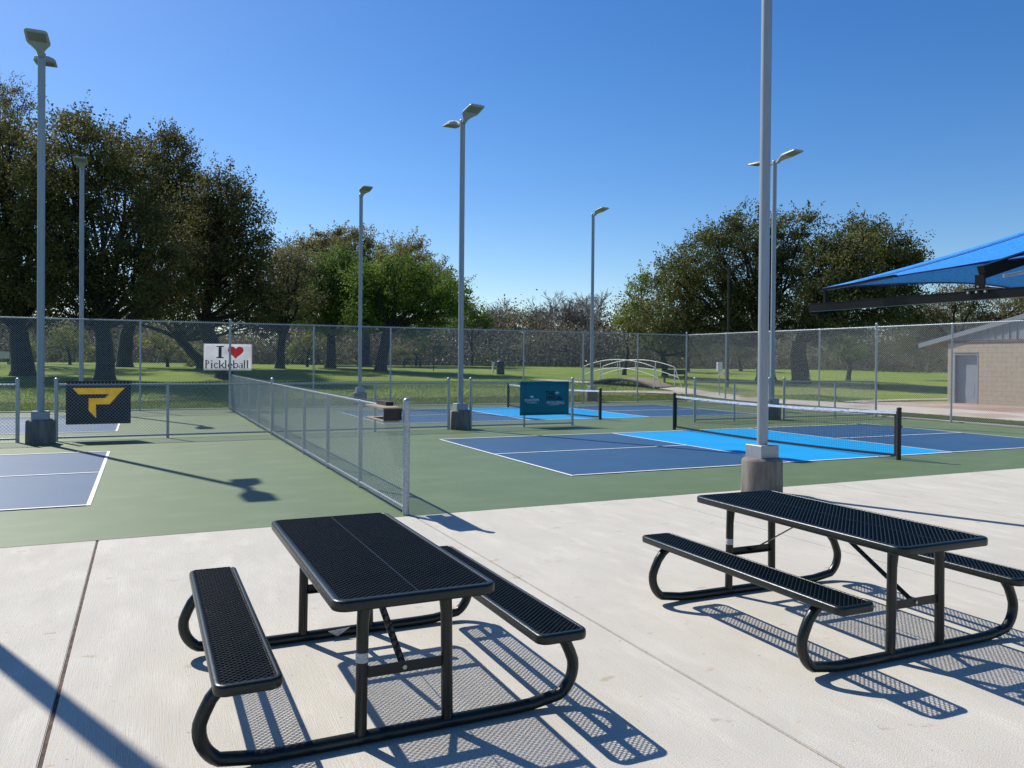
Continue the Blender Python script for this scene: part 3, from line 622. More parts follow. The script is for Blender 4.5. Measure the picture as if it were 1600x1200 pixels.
def picnic_table(x, y, rotz, label, sticker, FY=.735):
    t = thing('picnic_table', label, 'picnic table', (x, y, 0), rotz, 'dark green picnic tables on the pavement')
    top = link('tabletop', top_rim, t, (0, 0, TZ)); link('expanded_metal', top_grid, top, (0, 0, -.002))
    MB().box(-.0022, .0022, -TY+.035, TY-.035, -.0035, .0008).build('weld_seam', M['plastisol'], top)
    u = MB()
    for yy in (-.62, 0, .62): u.box(-TX+.014, TX-.014, yy-.018, yy+.018, -.036, -.0075)
    u.build('cross_rib', M['plastisol'], top)
    for s in (-1, 1):
        b = link('bench_seat', bench_rim, t, (s*BO, 0, BZ)); link('expanded_metal', bench_grid, b, (0, 0, -.002))
        MB().box(-.016, .016, -BY+.02, BY-.02, -.035, -.0075).build('seat_rib', M['plastisol'], b)
    for e in (-1, 1):
        half = [(0, .031), (.55, .031)]+[(.66, .034)]+arc(.745, .198, .163, -68, 10, 9)[1:]+[(.889, .27), (.862, .325), (.82, .375), (.775, .408), (.745, .425)]
        pts = [(-a, e*FY, b_) for a, b_ in half[::-1]]+[(a, e*FY, b_) for a, b_ in half[1:]]
        fr = MB().tube(pts, .0305, 16).build('end_frame', M['plastisol'], t)
        for s in (-1, 1):
            MB().tube([(s*.212, e*FY, .05), (s*.205, e*FY, .56), (s*.195, e*FY, TZ-.045)], [.0285, .0285, .034], 16).build('leg', M['plastisol'], t)
            MB().box(s*BO-.12, s*BO+.12, e*FY-.02, e*FY+.02, BZ-.042, BZ-.012).build('seat_bracket', M['plastisol'], t)
        MB().box(-.30, .30, e*FY-.02, e*FY+.02, TZ-.048, TZ-.038).build('top_bracket', M['plastisol'], t)
        ey = e*(FY+.0)
        cb = MB().box(-.185, .185, ey-.004, ey+.004, .305, .355).box(-.185, .185, min(ey, ey-e*.035), max(ey, ey-e*.035), .305, .311).build('cross_brace', M['plastisol'], t)
        d = MB().bar((-.005, ey-e*.012, .325), (-.03, e*.10, TZ-.05), .007, .034, roll=(1, 0, .2)).build('diagonal_brace', M['plastisol'], t)
        MB().tube([(-.005, ey+e*.003, .33), (-.005, ey+e*.012, .33)], .011, 8).build('bolt', M['bolt'], cb)
    if sticker == 1:
        MB().tube([(-.2085, -FY, .385), (-.2075, -FY, .43)], .0296, 16, False).build('sticker', M['label'], t)
        MB().prism([(-.16, .052), (-.02, .062), (-.10, .012)], lambda a, b_, k: (a+.1, FY-.033-k, b_), .002).build('sticker', M['label'], t)
    else:
        MB().tube([(-.2085, FY, .385), (-.2075, FY, .43)], .0296, 16, False).build('sticker', M['label'], t)
    return t
picnic_table(-4.89, -6.40, R(0), 'dark green mesh picnic table nearest the camera at left centre', 1)
picnic_table(-1.735, -6.67, R(-.8), 'dark green mesh picnic table at right, in front of the big pole base', 2)

# ---------------------------------------------------------------- shade canopy (upper right)
t = thing('shade_canopy', 'blue shade sail on dark steel beams at the right edge', 'canopy', (2.33, -8.6, 0))
def L(p): return (p[0]-2.33, p[1]+8.6, p[2])
C = [(2.33, -2.75, 2.80), (7.6, -2.75, 2.80), (7.6, -8.6, 2.80), (2.33, -8.6, 2.80)]; AP = (4.95, -5.65, 4.02)
def sail_face(a, b, apex, n=16, sag=.16):
    a, b, apex = Vector(a), Vector(b), Vector(apex); vs = []; fs = []
    for j in range(n+1):
        v_ = j/n
        for i in range(n+1):
            u = i/n; e = a.lerp(b, u); q = 4*u*(1-u); hem = e.lerp(apex, .13*q)
            p = hem.lerp(apex, v_); p.z -= sag*4*v_*(1-v_)*(.55+.2*q); vs.append(L(p))
    for j in range(n):
        for i in range(n): k = j*(n+1)+i; fs.append((k, k+1, k+n+2, k+n+1))
    return vs, fs
for i in range(4):
    vs, fs = sail_face(C[i], C[(i+1) % 4], AP); o = MB().add(vs, fs, True).build('sail_panel', M['fabric'], t)
    o2 = o.modifiers.new('thick', 'SOLIDIFY'); o2.thickness = .003
    hem = [vs[k] for k in range(17)]; MB().tube([(p[0], p[1], p[2]-.004) for p in hem], .011, 6).build('hem_cable', M['navy_seam'], o)
# the seam webbing beside the hip that faces the courts
vs, fs = sail_face(C[3], C[0], AP); n = 16
sm = [Vector(vs[j*17+int(15)])+Vector((-.012, 0, .012)) for j in range(0, 17)]; sn = [Vector(vs[j*17+14])*.22+Vector(vs[j*17+15])*.78+Vector((-.012, 0, .012)) for j in range(0, 17)]
MB().add(sm+sn, [(j, j+1, 17+j+1, 17+j) for j in range(16)]).build('seam_webbing', M['navy_seam'], t)
def ibeam(a, b, w_, h_, name):
    mb = MB(); a, b = Vector(L(a)), Vector(L(b)); d = (b-a).normalized(); side = d.cross(Vector((0, 0, 1))).normalized(); up_ = side.cross(d)
    mb.bar(a+up_*(h_/2-.005), b+up_*(h_/2-.005), w_, .010); mb.bar(a-up_*(h_/2-.005), b-up_*(h_/2-.005), w_, .010)
    mb.bar(a, b, w_*.9, h_-.02); return mb.build(name, M['canopy_steel'], t)
ibeam((2.33, -2.55, 2.545), (2.33, -8.8, 2.545), .10, .105, 'edge_beam'); ibeam((7.6, -2.55, 2.545), (7.6, -8.8, 2.545), .10, .105, 'edge_beam')
ibeam((2.39, -8.6, 2.68), (7.54, -8.6, 2.68), .11, .125, 'cross_beam')
ibeam((2.36, -4.98, 2.80), (4.95, -5.45, 3.62), .10, .14, 'rafter'); ibeam((7.57, -5.6, 2.80), (5.0, -5.6, 3.62), .11, .17, 'rafter')
MB().box(*(-.09, .16), *(8.6-4.98-.16, 8.6-4.98+.14), 2.61, 2.622).box(-.012, .012, 8.6-4.98-.06, 8.6-4.98+.05, 2.622, 2.77).build('rafter_bracket', M['canopy_steel'], t)
b = MB()
for dy in (-.12, -.02, .08): b.tube([L((2.24, -4.98+dy, 2.575)), L((2.275, -4.98+dy, 2.575))], .013, 8); b.tube([L((2.27, -4.98+dy, 2.62)), L((2.27, -4.98+dy, 2.645))], .012, 8)
b.build('bolts', M['bolt'], t)
MB().tube([L((2.32, -5.25, 2.73)), L((2.75, -5.5, 2.83))], .018, 12).build('light_tube', M['galv'], t)
ibeam((2.33, -2.72, 2.77), (2.33, -3.9, 2.86), .06, .03, 'corner_arm'); MB().box(-.02, .02, 5.78, 5.82, 2.60, 2.77).build('corner_stub', M['canopy_steel'], t)
for (x, y) in ((2.33, -8.6), (7.6, -8.6), (7.6, -2.9)): MB().tube([L((x, y, -.01)), L((x, y, 2.485))], .07, 16).build('column', M['canopy_steel'], t)

# ---------------------------------------------------------------- restroom building
BX0 = 25.8; BY1, BY0 = 12.6, .6; BH = 2.62; BZ0 = float(zt(27, 8))
t = thing('restroom_building', 'tan block park building with grey metal gable behind the right fence', 'building', (BX0, 12.6, BZ0))
def B(x, y, z): return (x-BX0, y-12.6, z)
DY1, DY0, DZ = 12.30, 11.20, 2.15
w1 = MB().box(*(.03, .2), -.3, -.006, 0, BH).box(.03, .2, BY0-12.6, DY0-12.6, 0, BH).box(.03, .2, DY0-12.6, DY1-12.6, DZ, BH)
w1.box(.03, 7, -.2, -.006, 0, BH).box(6.8, 7, BY0-12.6, -.2, 0, BH).box(.2, 6.8, BY0-12.6, BY0-12.4, 0, BH).build('wall', M['mortar'], t)
bcache = {}
def block(wd):
    k = round(wd, 3)
    if k not in bcache: bcache[k] = MB().box(0, .045, -k+.004, -.004, .004, .196).mesh('block', M['block'])
    return bcache[k]
for c in range(13):
    z = c*.2; cuts = [(0, -8.4)] if z > DZ-.1 else [(0, DY1-12.6), (DY0-12.6, -8.4)]
    for a, b_ in cuts:
        edges = [a]+[e for e in (-.4*k-(.2 if c % 2 else 0) for k in range(23)) if b_+.06 < e < a-.06]+[b_]
        for e0, e1 in zip(edges, edges[1:]): link('block', block(e0-e1), t, (random.uniform(-.0015, .0015), e0, z))
dr = MB().box(.16, .195, DY0-12.6+.05, DY1-12.6-.05, .02, DZ-.05).build('door', M['door'], t)
MB().box(.148, .159, DY0-12.6+.30, DY1-12.6-.12, .86, .90).box(.152, .159, DY0-12.6+.28, DY1-12.6-.12, .30, .86).build('door_panel', M['door'], dr)
MB().box(.135, .159, DY0-12.6+.12, DY0-12.6+.15, .95, 1.45).build('door_pull', M['black'], dr)
MB().box(-.012, .2, DY0-12.6-.0, DY0-12.6+.05, 0, DZ).box(-.012, .2, DY1-12.6-.05, DY1-12.6, 0, DZ).box(-.012, .2, DY0-12.6+.05, DY1-12.6-.05, DZ-.05, DZ).build('door_frame', M['door'], t)
MB().box(-.05, .14, DY0-12.6, DY1-12.6, -.02, .018).build('threshold', M['line'], t)
MB().box(-.03, .04, BY0-12.6, .03, BH, BH+.10).build('flashing', M['brown_trim'], t)
MB().box(-.04, .05, BY0-12.6, .035, BH+.101, BH+.125).build('flashing', M['siding'], t)
RY, RS = 6.6, .235; eave_z = BH-.05
def rz(y): return eave_z+.36+RS*((12.6-y) if y > RY else (12.6-RY)-(RY-y))
y = 12.6; i = 0
while y > BY0+.1:
    y2 = y-.30; a, b_ = rz(y)-.12, rz(y2)-.12
    o = MB().prism([(y-12.6-.012, BH+.126), (y2-12.6+.012, BH+.126), (y2-12.6+.012, b_), (y-12.6-.012, a)], lambda u, q, k: (.03-k, u, q), .03).build('siding_panel', M['siding'], t)
    MB().box(-.035, .02, y2-12.6-.011, y2-12.6+.011, BH+.126, b_-.005).build('siding_batten', M['siding'], t)
    y = y2
EY = 13.95
def rzx(y): return eave_z+.36+RS*(12.6-y) if y > RY else eave_z+.36+RS*(12.6-RY)-RS*(RY-y)
for (ya, yb) in ((EY, RY), (RY, -.75)):
    za, zb = rzx(ya), rzx(yb)
    v = [(-.10, ya-12.6, za), (-.10, yb-12.6, zb), (7.5, yb-12.6, zb), (7.5, ya-12.6, za)]; v += [(a, b_, c-.03) for a, b_, c in v]
    rf = fix_normals(MB().add(v, [(0, 1, 2, 3), (7, 6, 5, 4), (0, 4, 5, 1), (1, 5, 6, 2), (2, 6, 7, 3), (3, 7, 4, 0)]).build('roof', M['siding'], t))
    v = [(-.13, ya-12.6, za+.01), (-.13, yb-12.6, zb+.01), (-.13, yb-12.6, zb-.19), (-.13, ya-12.6, za-.19)]; v += [(a+.027, b_, c) for a, b_, c in v]
    fix_normals(MB().add(v, [(0, 1, 2, 3), (7, 6, 5, 4), (0, 4, 5, 1), (1, 5, 6, 2), (2, 6, 7, 3), (3, 7, 4, 0)]).build('rake_board', M['siding'], t))
    v = [(-.10, ya-12.6, za-.17), (-.10, yb-12.6, zb-.17), (-.002, yb-12.6, zb-.17), (-.002, ya-12.6, za-.17)]; v += [(a, b_, c+.02) for a, b_, c in v]
    fix_normals(MB().add(v, [(0, 1, 2, 3), (7, 6, 5, 4), (0, 4, 5, 1), (1, 5, 6, 2), (2, 6, 7, 3), (3, 7, 4, 0)]).build('soffit', M['brown_trim'], t))
v = [(0, .04, rzx(12.6)-.17), (0, EY-12.6, rzx(EY)-.17), (7.4, EY-12.6, rzx(EY)-.17), (7.4, .04, rzx(12.6)-.17)]; v += [(a, b_, c+.02) for a, b_, c in v]
fix_normals(MB().add(v, [(0, 1, 2, 3), (7, 6, 5, 4), (0, 4, 5, 1), (1, 5, 6, 2), (2, 6, 7, 3), (3, 7, 4, 0)]).build('soffit', M['brown_trim'], t))

# ---------------------------------------------------------------- footbridge
NR, FR, NL, FL = Vector((18.96, 24.8)), Vector((20.75, 25.4)), Vector((17.7, 30.1)), Vector((19.5, 30.9))
bz = .42
t = thing('footbridge', 'small arched footbridge with white handrails beyond the far fence', 'bridge', (19.2, 27.8, bz))
def Q(p, z): return (p.x-19.2, p.y-27.8, z)
def arch(u, k): return k*4*u*(1-u)
N = 12
dv = []
for i in range(N+1):
    u = i/N; a, b_ = NR.lerp(NL, u), FR.lerp(FL, u)
    dv += [Q(a, arch(u, .42)-.06), Q(b_, arch(u, .42)-.06), Q(b_, arch(u, .42)+.03), Q(a, arch(u, .42)+.03)]
MB().add(dv, [(i*4+k, i*4+(k+1) % 4, (i+1)*4+(k+1) % 4, (i+1)*4+k) for i in range(N) for k in range(4)]+[(0, 1, 2, 3), (N*4+3, N*4+2, N*4+1, N*4)]).build('deck', M['wood'], t)
for A_, B_ in ((NR, NL), (FR, FL)):
    rail = MB(); top = []; mid = []
    for i in range(N+1): u = i/N; p = A_.lerp(B_, u); top.append(Q(p, arch(u, .40)+1.10)); mid.append(Q(p, arch(u, .42)+.60))
    dirv = (A_-B_).normalized()
    foot_a = A_+dirv*.55; foot_b = B_-dirv*.55
    top = [Q(foot_a, -.05)]+top+[Q(foot_b, -.05)]; mid = [Q(A_+dirv*.25, .52)]+mid+[Q(B_-dirv*.25, .52)]
    MB().tube(top, .027, 8).build('handrail', M['white_metal'], t); MB().tube(mid, .022, 8).build('mid_rail', M['white_metal'], t)
    for i in range(5):
        u = i/4; p = A_.lerp(B_, u); MB().tube([Q(p, arch(u, .42)-.1), Q(p, arch(u, .40)+1.10)], .024, 8).build('rail_post', M['white_metal'], t)
    tr = MB(); NT = 12
    for i in range(NT):
        u, v2 = i/NT, (i+1)/NT; p, q = A_.lerp(B_, u), A_.lerp(B_, v2)
        tr.bar(Q(p, arch(u, .42)-.06), Q(q, arch(v2, .42)-.06), .05, .07); tr.bar(Q(p, -.12), Q(q, -.12), .04, .05)
        tr.bar(Q(p, arch(u, .42)-.1), Q(q, -.12), .03, .03); tr.bar(Q(p, -.12), Q(q, arch(v2, .42)-.1), .03, .03)
    tr.build('side_truss', M['black'], t)

# ---------------------------------------------------------------- small far things
def gz(x, y): return float(zt(x, y))
t = thing('info_sign', 'small white sign box on a post in the park right of the footbridge', 'sign', (20.35, 21.13, gz(20.35, 21.13)))
MB().tube([(0, 0, -.1), (0, 0, 1.2)], .03, 8).build('post', M['galv'], t)
o = MB().box(-.15, .15, -.05, .05, 1.22, 1.68).build('sign_box', M['white_metal'], t)
MB().add([(-.13, -.052, 1.0), (.13, -.052, 1.0), (.16, -.2, 1.1), (-.08, -.2, 1.22)], [(0, 1, 2, 3)]).build('paper_tray', M['white_metal'], t).modifiers.new('t', 'SOLIDIFY').thickness = .01
t = thing('lamp_post', 'slim black lamp post with a side arm against the dark oaks', 'lamp post', (24.07, 24.91, gz(24.07, 24.91)))
MB().tube([(0, 0, -.1), (0, 0, 6.9)], [.075, .05], 10).build('post', M['black'], t)
MB().tube([(0, 0, 6.85), (-.5, .23, 6.92), (-.95, .44, 6.9)], .03, 8).build('arm', M['black'], t)
MB().box(-1.35, -.9, .36, .60, 6.86, 6.94).build('lamp_head', M['black'], t)
t = thing('park_table', 'low dark picnic table on the far lawn between two light poles', 'picnic table', (16.1, 58.4, gz(16.1, 58.4)), R(-25))
MB().box(-1.1, 1.1, -.38, .38, .70, .76).build('tabletop', M['bark'], t)
for s in (-1, 1):
    MB().box(-1.1, 1.1, s*.75-.13, s*.75+.13, .42, .47).build('bench_seat', M['bark'], t)
    MB().bar((s*.75, -.78, 0), (s*.75, .3, .70), .07).bar((s*.75, .78, 0), (s*.75, -.3, .70), .07).box(s*.75-.03, s*.75+.03, -.8, .8, .35, .42).build('trestle', M['bark'], t)
t = thing('trash_barrel', 'dark trash barrel on the far lawn right of the central pole', 'trash can', (17.67, 42.22, gz(17.67, 42.22)))
MB().lathe([(.26, 0), (.29, .05), (.29, .3), (.30, .32), (.29, .34), (.29, .62), (.30, .64), (.29, .66), (.28, .90)], n=18).build('drum', M['black'], t)
MB().lathe([(.30, .88), (.31, .92), (.22, .99), (.05, 1.02)], n=18).build('lid', M['black'], t)
t = thing('marker_post', 'short white post beside the trash barrel on the far lawn', 'post', (17.96, 44.3, gz(17.96, 44.3)), R(0))
MB().box(-.05, .05, -.05, .05, -.1, .85).build('post', M['white_metal'], t); MB().box(-.11, .11, -.07, -.052, .55, .85).build('plate', M['white_metal'], t)
t = thing('thin_post', 'thin dark post on the far lawn right of the low picnic table', 'post', (13.87, 46.2, gz(13.87, 46.2)))
MB().tube([(0, 0, -.1), (0, 0, 1.75)], .035, 8).build('shaft', M['black'], t); MB().lathe([(.05, 1.72), (.055, 1.80), (.01, 1.83)], n=8).build('finial', M['black'], t)
t = thing('park_bench', 'dark park bench on the grass just right of the footbridge', 'bench', (23.9, 29.6, gz(23.9, 29.6)), R(-25))
MB().box(-.75, .75, -.2, .2, .42, .46).build('seat', M['black'], t); MB().box(-.75, .75, .2, .24, .55, .85).build('backrest', M['black'], t)
for s in (-1, 1): MB().box(s*.65-.03, s*.65+.03, -.18, .22, 0, .42).box(s*.65-.03, s*.65+.03, .18, .22, .42, .85).build('leg', M['black'], t)
t = thing('park_sign', 'small white board on two posts at the far left of the lawn', 'sign', (-16.06, 62.3, gz(-16.06, 62.3)), R(10))
MB().box(-.45, .45, -.03, .03, .45, 1.0).build('board', M['white_metal'], t)
for s in (-1, 1): MB().box(s*.35-.04, s*.35+.04, .032, .10, -.1, .95).build('post', M['bark'], t)

# ---------------------------------------------------------------- trees
ACR = np.array([math.cos(YAW), -math.sin(YAW)]); DEP = np.array([math.sin(YAW), math.cos(YAW)])
def leaf_quads(cen, size, tint, flat=.0):
    n = len(cen); a = rng.normal(size=(n, 3)); a[:, 2] *= (1-flat); a /= np.linalg.norm(a, axis=1, keepdims=True)
    b = rng.normal(size=(n, 3)); b -= a*(a*b).sum(1, keepdims=True); b /= np.linalg.norm(b, axis=1, keepdims=True)
    s = size*rng.uniform(.6, 1.35, (n, 1)); u = a*s*.5; v = b*s*.30
    V = np.stack([cen-u, cen+v, cen+u, cen-v], 1).reshape(-1, 3); F = np.arange(4*n).reshape(n, 4)
    return V, F, np.repeat(tint, 4)
def limb(mb, a, b, r0, r1, bend=.12, segs=5, sides=6):
    a = np.array(a, float); b = np.array(b, float); d = b-a; Ln = np.linalg.norm(d)
    o1 = np.clip(rng.normal(size=3), -1.2, 1.2)*min(Ln, 5)*bend; pts = []
    for i in range(segs+1):
        u = i/segs; p = a+d*u+o1*math.sin(math.pi*u)+rng.normal(size=3)*Ln*.012*(0 < i < segs); pts.append(tuple(p))
    mb.tube(pts, [r0+(r1-r0)*i/segs for i in range(segs+1)], sides, False); return pts
TINFO = {
 'A': 'big dark oak with a thick trunk nearest the left edge',
 'Z': 'tall pale thin-leaved tree rising behind the leftmost dark oak',
 'B': 'wide dark oak standing behind the two left light poles, nearer trunk',
 'B2': 'tall dark oak with a narrow pointed top, behind the wide left oak',
 'C2': 'dark oak whose rounded crown stands over the I heart Pickleball banner',
 'C1': 'low-crowned oak with a leaning trunk left of the white banner',
 'D': 'greyish olive tree between the dark oaks and the bright green tree',
 'Br': 'broad brownish budding tree rising behind the bright green tree',
 'E1': 'dull green spreading tree left of the bright green tree',
 'E2': 'round bright spring-green tree between two light poles',
 'F': 'small dark green tree just right of the central light pole',
 'H': 'yellow-green young tree behind the footbridge',
 'I': 'massive dark olive oak behind the footbridge and the foreground pole',
 'J': 'large dark oak directly left of the blue canopy',
 'K': 'grey-olive tree behind the tan park building',
 'K2': 'small light green tree under the oak near the side fence',
 'U1': 'small dark understory tree beneath the massive oak, left of the sign',
 'S1': 'light olive shrub seen between the trunks at the far left',
 'S2': 'light olive shrub on the lawn left of the white banner',
 'S3': 'pale green bush between the oak trunks right of the white banner',
 'S4': 'olive bush on the far lawn left of the central pole',
 'S5': 'light olive tree hanging over the lawn behind the right end of the footbridge',
 'U2': 'small dark understory tree behind the white sign box',
}
TREES = [
    ('A', -12.1, 40.6, 'oak', [(-1.0, 10.9, 2.0), (0.8, 12.3, 1.7), (-2.8, 10.2, 2.5), (1.1, 8.8, 2.0), (-1.4, 7.4, 2.1), (2.2, 6.7, 1.6), (-2.4, 13.0, 2.0), (0.1, 14.0, 1.1), (-4.6, 8.1, 2.5), (0.8, 5.6, 1.4), (-2.1, 4.9, 1.6), (-0.6, 4.0, 1.1), (1.1, 4.4, 1.0)]),
    ('Z', -15.1, 61.9, 'pale', [(-0.5, 20.2, 2.0), (-2.8, 20.9, 2.3), (0.4, 21.7, 1.3), (-4.3, 16.6, 3.0), (1.3, 17.7, 2.0), (-1.0, 22.5, 1.0), (-1.3, 8.2, 2.5), (-3.3, 4.6, 2.0)]),
    ('B', -7.9, 36.5, 'oak', [(-1.1, 12.9, 1.6), (0.6, 12.1, 1.6), (-1.5, 10.5, 1.9), (1.3, 10.2, 2.0), (-2.5, 8.8, 1.5), (2.6, 8.2, 1.7), (-0.4, 7.2, 2.0), (-3.0, 10.5, 1.4), (-1.4, 14.0, 0.8), (1.3, 6.2, 1.7), (-1.8, 5.8, 1.4), (3.6, 6.5, 1.4), (0.2, 13.2, 1.0), (-4.5, 6.1, 1.2), (2.3, 4.8, 1.3), (-2.1, 4.4, 1.0), (-0.4, 4.5, 1.1), (3.6, 4.8, 1.2)]),
    ('B2', -7.3, 52.8, 'oak', [(3.2, 16.5, 1.7), (2.2, 14.9, 2.1), (4.2, 14.2, 1.8), (5.2, 11.7, 1.9), (2.6, 12.3, 2.3), (4.0, 10.1, 2.3), (3.2, 17.6, 0.8), (6.3, 9.1, 2.1)]),
    ('C2', -1.8, 38.0, 'oak', [(-0.1, 11.3, 1.2), (-0.7, 10.1, 1.6), (0.9, 9.6, 1.6), (1.4, 7.9, 1.4), (-1.1, 8.1, 1.9), (0.0, 6.6, 1.9), (2.0, 6.3, 1.2), (-2.2, 6.2, 1.5), (-0.3, 12.2, 0.6), (0.7, 11.7, 0.7), (1.9, 5.1, 1.2)]),
    ('C1', -2.3, 49.3, 'oak', [(-0.7, 6.3, 2.0), (-2.7, 6.0, 1.8), (1.1, 5.4, 1.6), (-4.5, 5.4, 1.4), (2.7, 5.2, 1.4), (-1.6, 4.5, 1.3), (-6.1, 4.4, 1.3), (3.8, 4.5, 1.2), (0.7, 3.8, 0.9)]),
    ('D', 3.0, 49.0, 'pale', [(-0.6, 7.0, 1.4), (0.6, 6.7, 1.4), (1.5, 7.9, 1.2), (0.6, 7.9, 1.8), (-0.3, 5.6, 1.4), (1.5, 6.1, 1.5), (-1.2, 4.6, 1.0), (0.8, 9.1, 1.1), (-1.5, 6.0, 1.2), (0.1, 4.2, 1.2)]),
    ('Br', 13.7, 66.1, 'brown', [(-5.7, 11.8, 2.3), (-3.2, 12.3, 2.0), (-0.6, 12.2, 2.1), (1.9, 12.3, 2.1), (4.4, 11.7, 2.0), (6.7, 10.2, 1.9), (8.3, 8.3, 1.6), (-7.4, 11.6, 1.6), (0.3, 13.5, 0.9), (-1.9, 13.7, 0.9), (-6.2, 13.3, 0.8), (-4.2, 13.5, 0.8), (5.2, 12.8, 0.8), (9.8, 7.0, 1.0), (-8.1, 10.0, 1.8), (3.2, 9.5, 3.2), (-1.9, 9.5, 3.2), (-5.7, 8.8, 2.5), (0.6, 10.1, 2.5), (5.7, 8.9, 2.5), (-3.8, 6.9, 2.5)]),
    ('E1', 7.2, 51.5, 'green', [(-0.8, 9.1, 1.1), (0.8, 9.3, 1.1), (-2.5, 6.3, 1.2), (-1.0, 7.1, 1.3), (-0.3, 8.3, 1.6), (-1.7, 7.3, 1.6), (1.5, 8.3, 1.6), (-0.3, 5.9, 1.8), (-2.2, 5.3, 1.3), (1.8, 5.9, 1.9), (0.3, 4.4, 1.4)]),
    ('E2', 9.7, 45.9, 'bright', [(0.7, 7.0, 1.4), (-0.9, 6.3, 1.4), (5.6, 6.9, 0.8), (-0.2, 7.9, 1.5), (1.6, 8.1, 1.5), (3.4, 7.8, 1.4), (4.7, 6.7, 1.2), (2.6, 6.1, 2.1), (0.2, 5.9, 1.9), (4.5, 5.2, 1.5), (-1.2, 4.7, 1.4), (2.1, 4.7, 1.6), (-1.5, 7.5, 1.3), (5.5, 5.7, 0.8)]),
    ('F', 25.9, 68.1, 'green', [(-0.8, 6.7, 1.5), (0.5, 6.3, 1.1), (1.5, 5.7, 0.8)]),
    ('H', 28.1, 41.8, 'bright2', [(0.5, 5.2, 1.0), (1.4, 6.0, 1.1), (1.7, 4.5, 1.1), (-0.1, 4.7, 0.6), (0.9, 7.3, 0.9), (1.4, 8.0, 0.8)]),
    ('I', 33.9, 32.5, 'oak2', [(-7.1, 7.4, 1.4), (-5.7, 8.7, 1.4), (-4.3, 10.0, 1.4), (-2.6, 10.4, 1.5), (-0.8, 10.7, 1.6), (0.9, 10.4, 1.7), (1.8, 11.3, 1.0), (-6.2, 5.7, 1.8), (-4.0, 7.1, 2.3), (-1.3, 7.5, 2.5), (1.2, 7.6, 2.3), (-8.4, 4.8, 1.2), (-6.7, 3.9, 1.4), (-4.0, 4.3, 1.8), (-0.8, 4.8, 2.0), (1.4, 11.9, 0.5), (-2.6, 11.6, 0.5), (-7.5, 8.2, 0.7)]),
    ('J', 33.1, 28.4, 'oak2', [(1.7, 9.3, 1.2), (3.9, 9.9, 1.3), (2.9, 8.7, 1.8), (5.5, 9.4, 1.3), (6.9, 9.0, 1.1), (4.6, 7.6, 2.1), (1.7, 7.2, 2.1), (6.5, 7.6, 1.6), (0.8, 5.5, 1.9), (3.8, 5.5, 1.9), (6.3, 5.5, 1.7), (8.0, 8.7, 0.6), (4.0, 10.9, 0.5), (2.1, 4.2, 1.3)]),
    ('K', 51.9, 30.7, 'pale', [(-1.0, 5.0, 1.9), (1.5, 5.5, 1.6), (3.5, 5.8, 1.7), (5.0, 6.1, 1.6), (7.3, 6.3, 2.5), (-2.5, 4.0, 2.1), (2.5, 4.6, 1.4), (0.0, 7.2, 1.2), (2.3, 7.2, 1.3), (4.5, 7.5, 1.4), (-2.0, 5.8, 1.2)]),
    ('K2', 40.8, 31.5, 'green', [(-0.7, 2.7, 0.6), (0.2, 2.5, 0.6), (-0.2, 3.1, 0.5), (1.0, 2.3, 0.4)]),
    ('S1', -11.6, 64.6, 'shrub', [(-0.8, 3.4, 1.1), (0.8, 3.0, 1.0), (-2.1, 2.5, 0.9), (1.6, 2.1, 0.7)]),
    ('S2', -4.4, 54.7, 'shrub', [(-0.3, 2.7, 1.0), (1.1, 2.3, 0.9), (-1.6, 2.9, 0.8), (1.8, 1.7, 0.6)]),
    ('S3', 6.7, 58.4, 'shrub', [(-0.5, 2.9, 0.9), (0.5, 3.4, 0.8), (-1.4, 2.5, 0.7)]),
    ('S4', 18.9, 65.9, 'shrub', [(-0.6, 2.7, 0.9), (1.0, 3.3, 1.0), (2.6, 2.6, 0.8), (-1.9, 2.3, 0.7)]),
    ('S5', 29.8, 38.8, 'shrub', [(-1.0, 4.0, 1.0), (0.5, 3.5, 0.9), (-1.9, 3.0, 0.8), (1.7, 2.8, 0.7)]),
    ('U1', 37.6, 46.2, 'oak2', [(-0.8, 3.0, 1.0), (0.6, 3.3, 1.0), (1.1, 2.4, 0.8), (-2.0, 3.2, 0.9)]),
    ('U2', 44.6, 47.4, 'oak2', [(-0.5, 3.1, 1.1), (0.8, 2.9, 1.0), (-1.7, 2.8, 0.8)]),
]

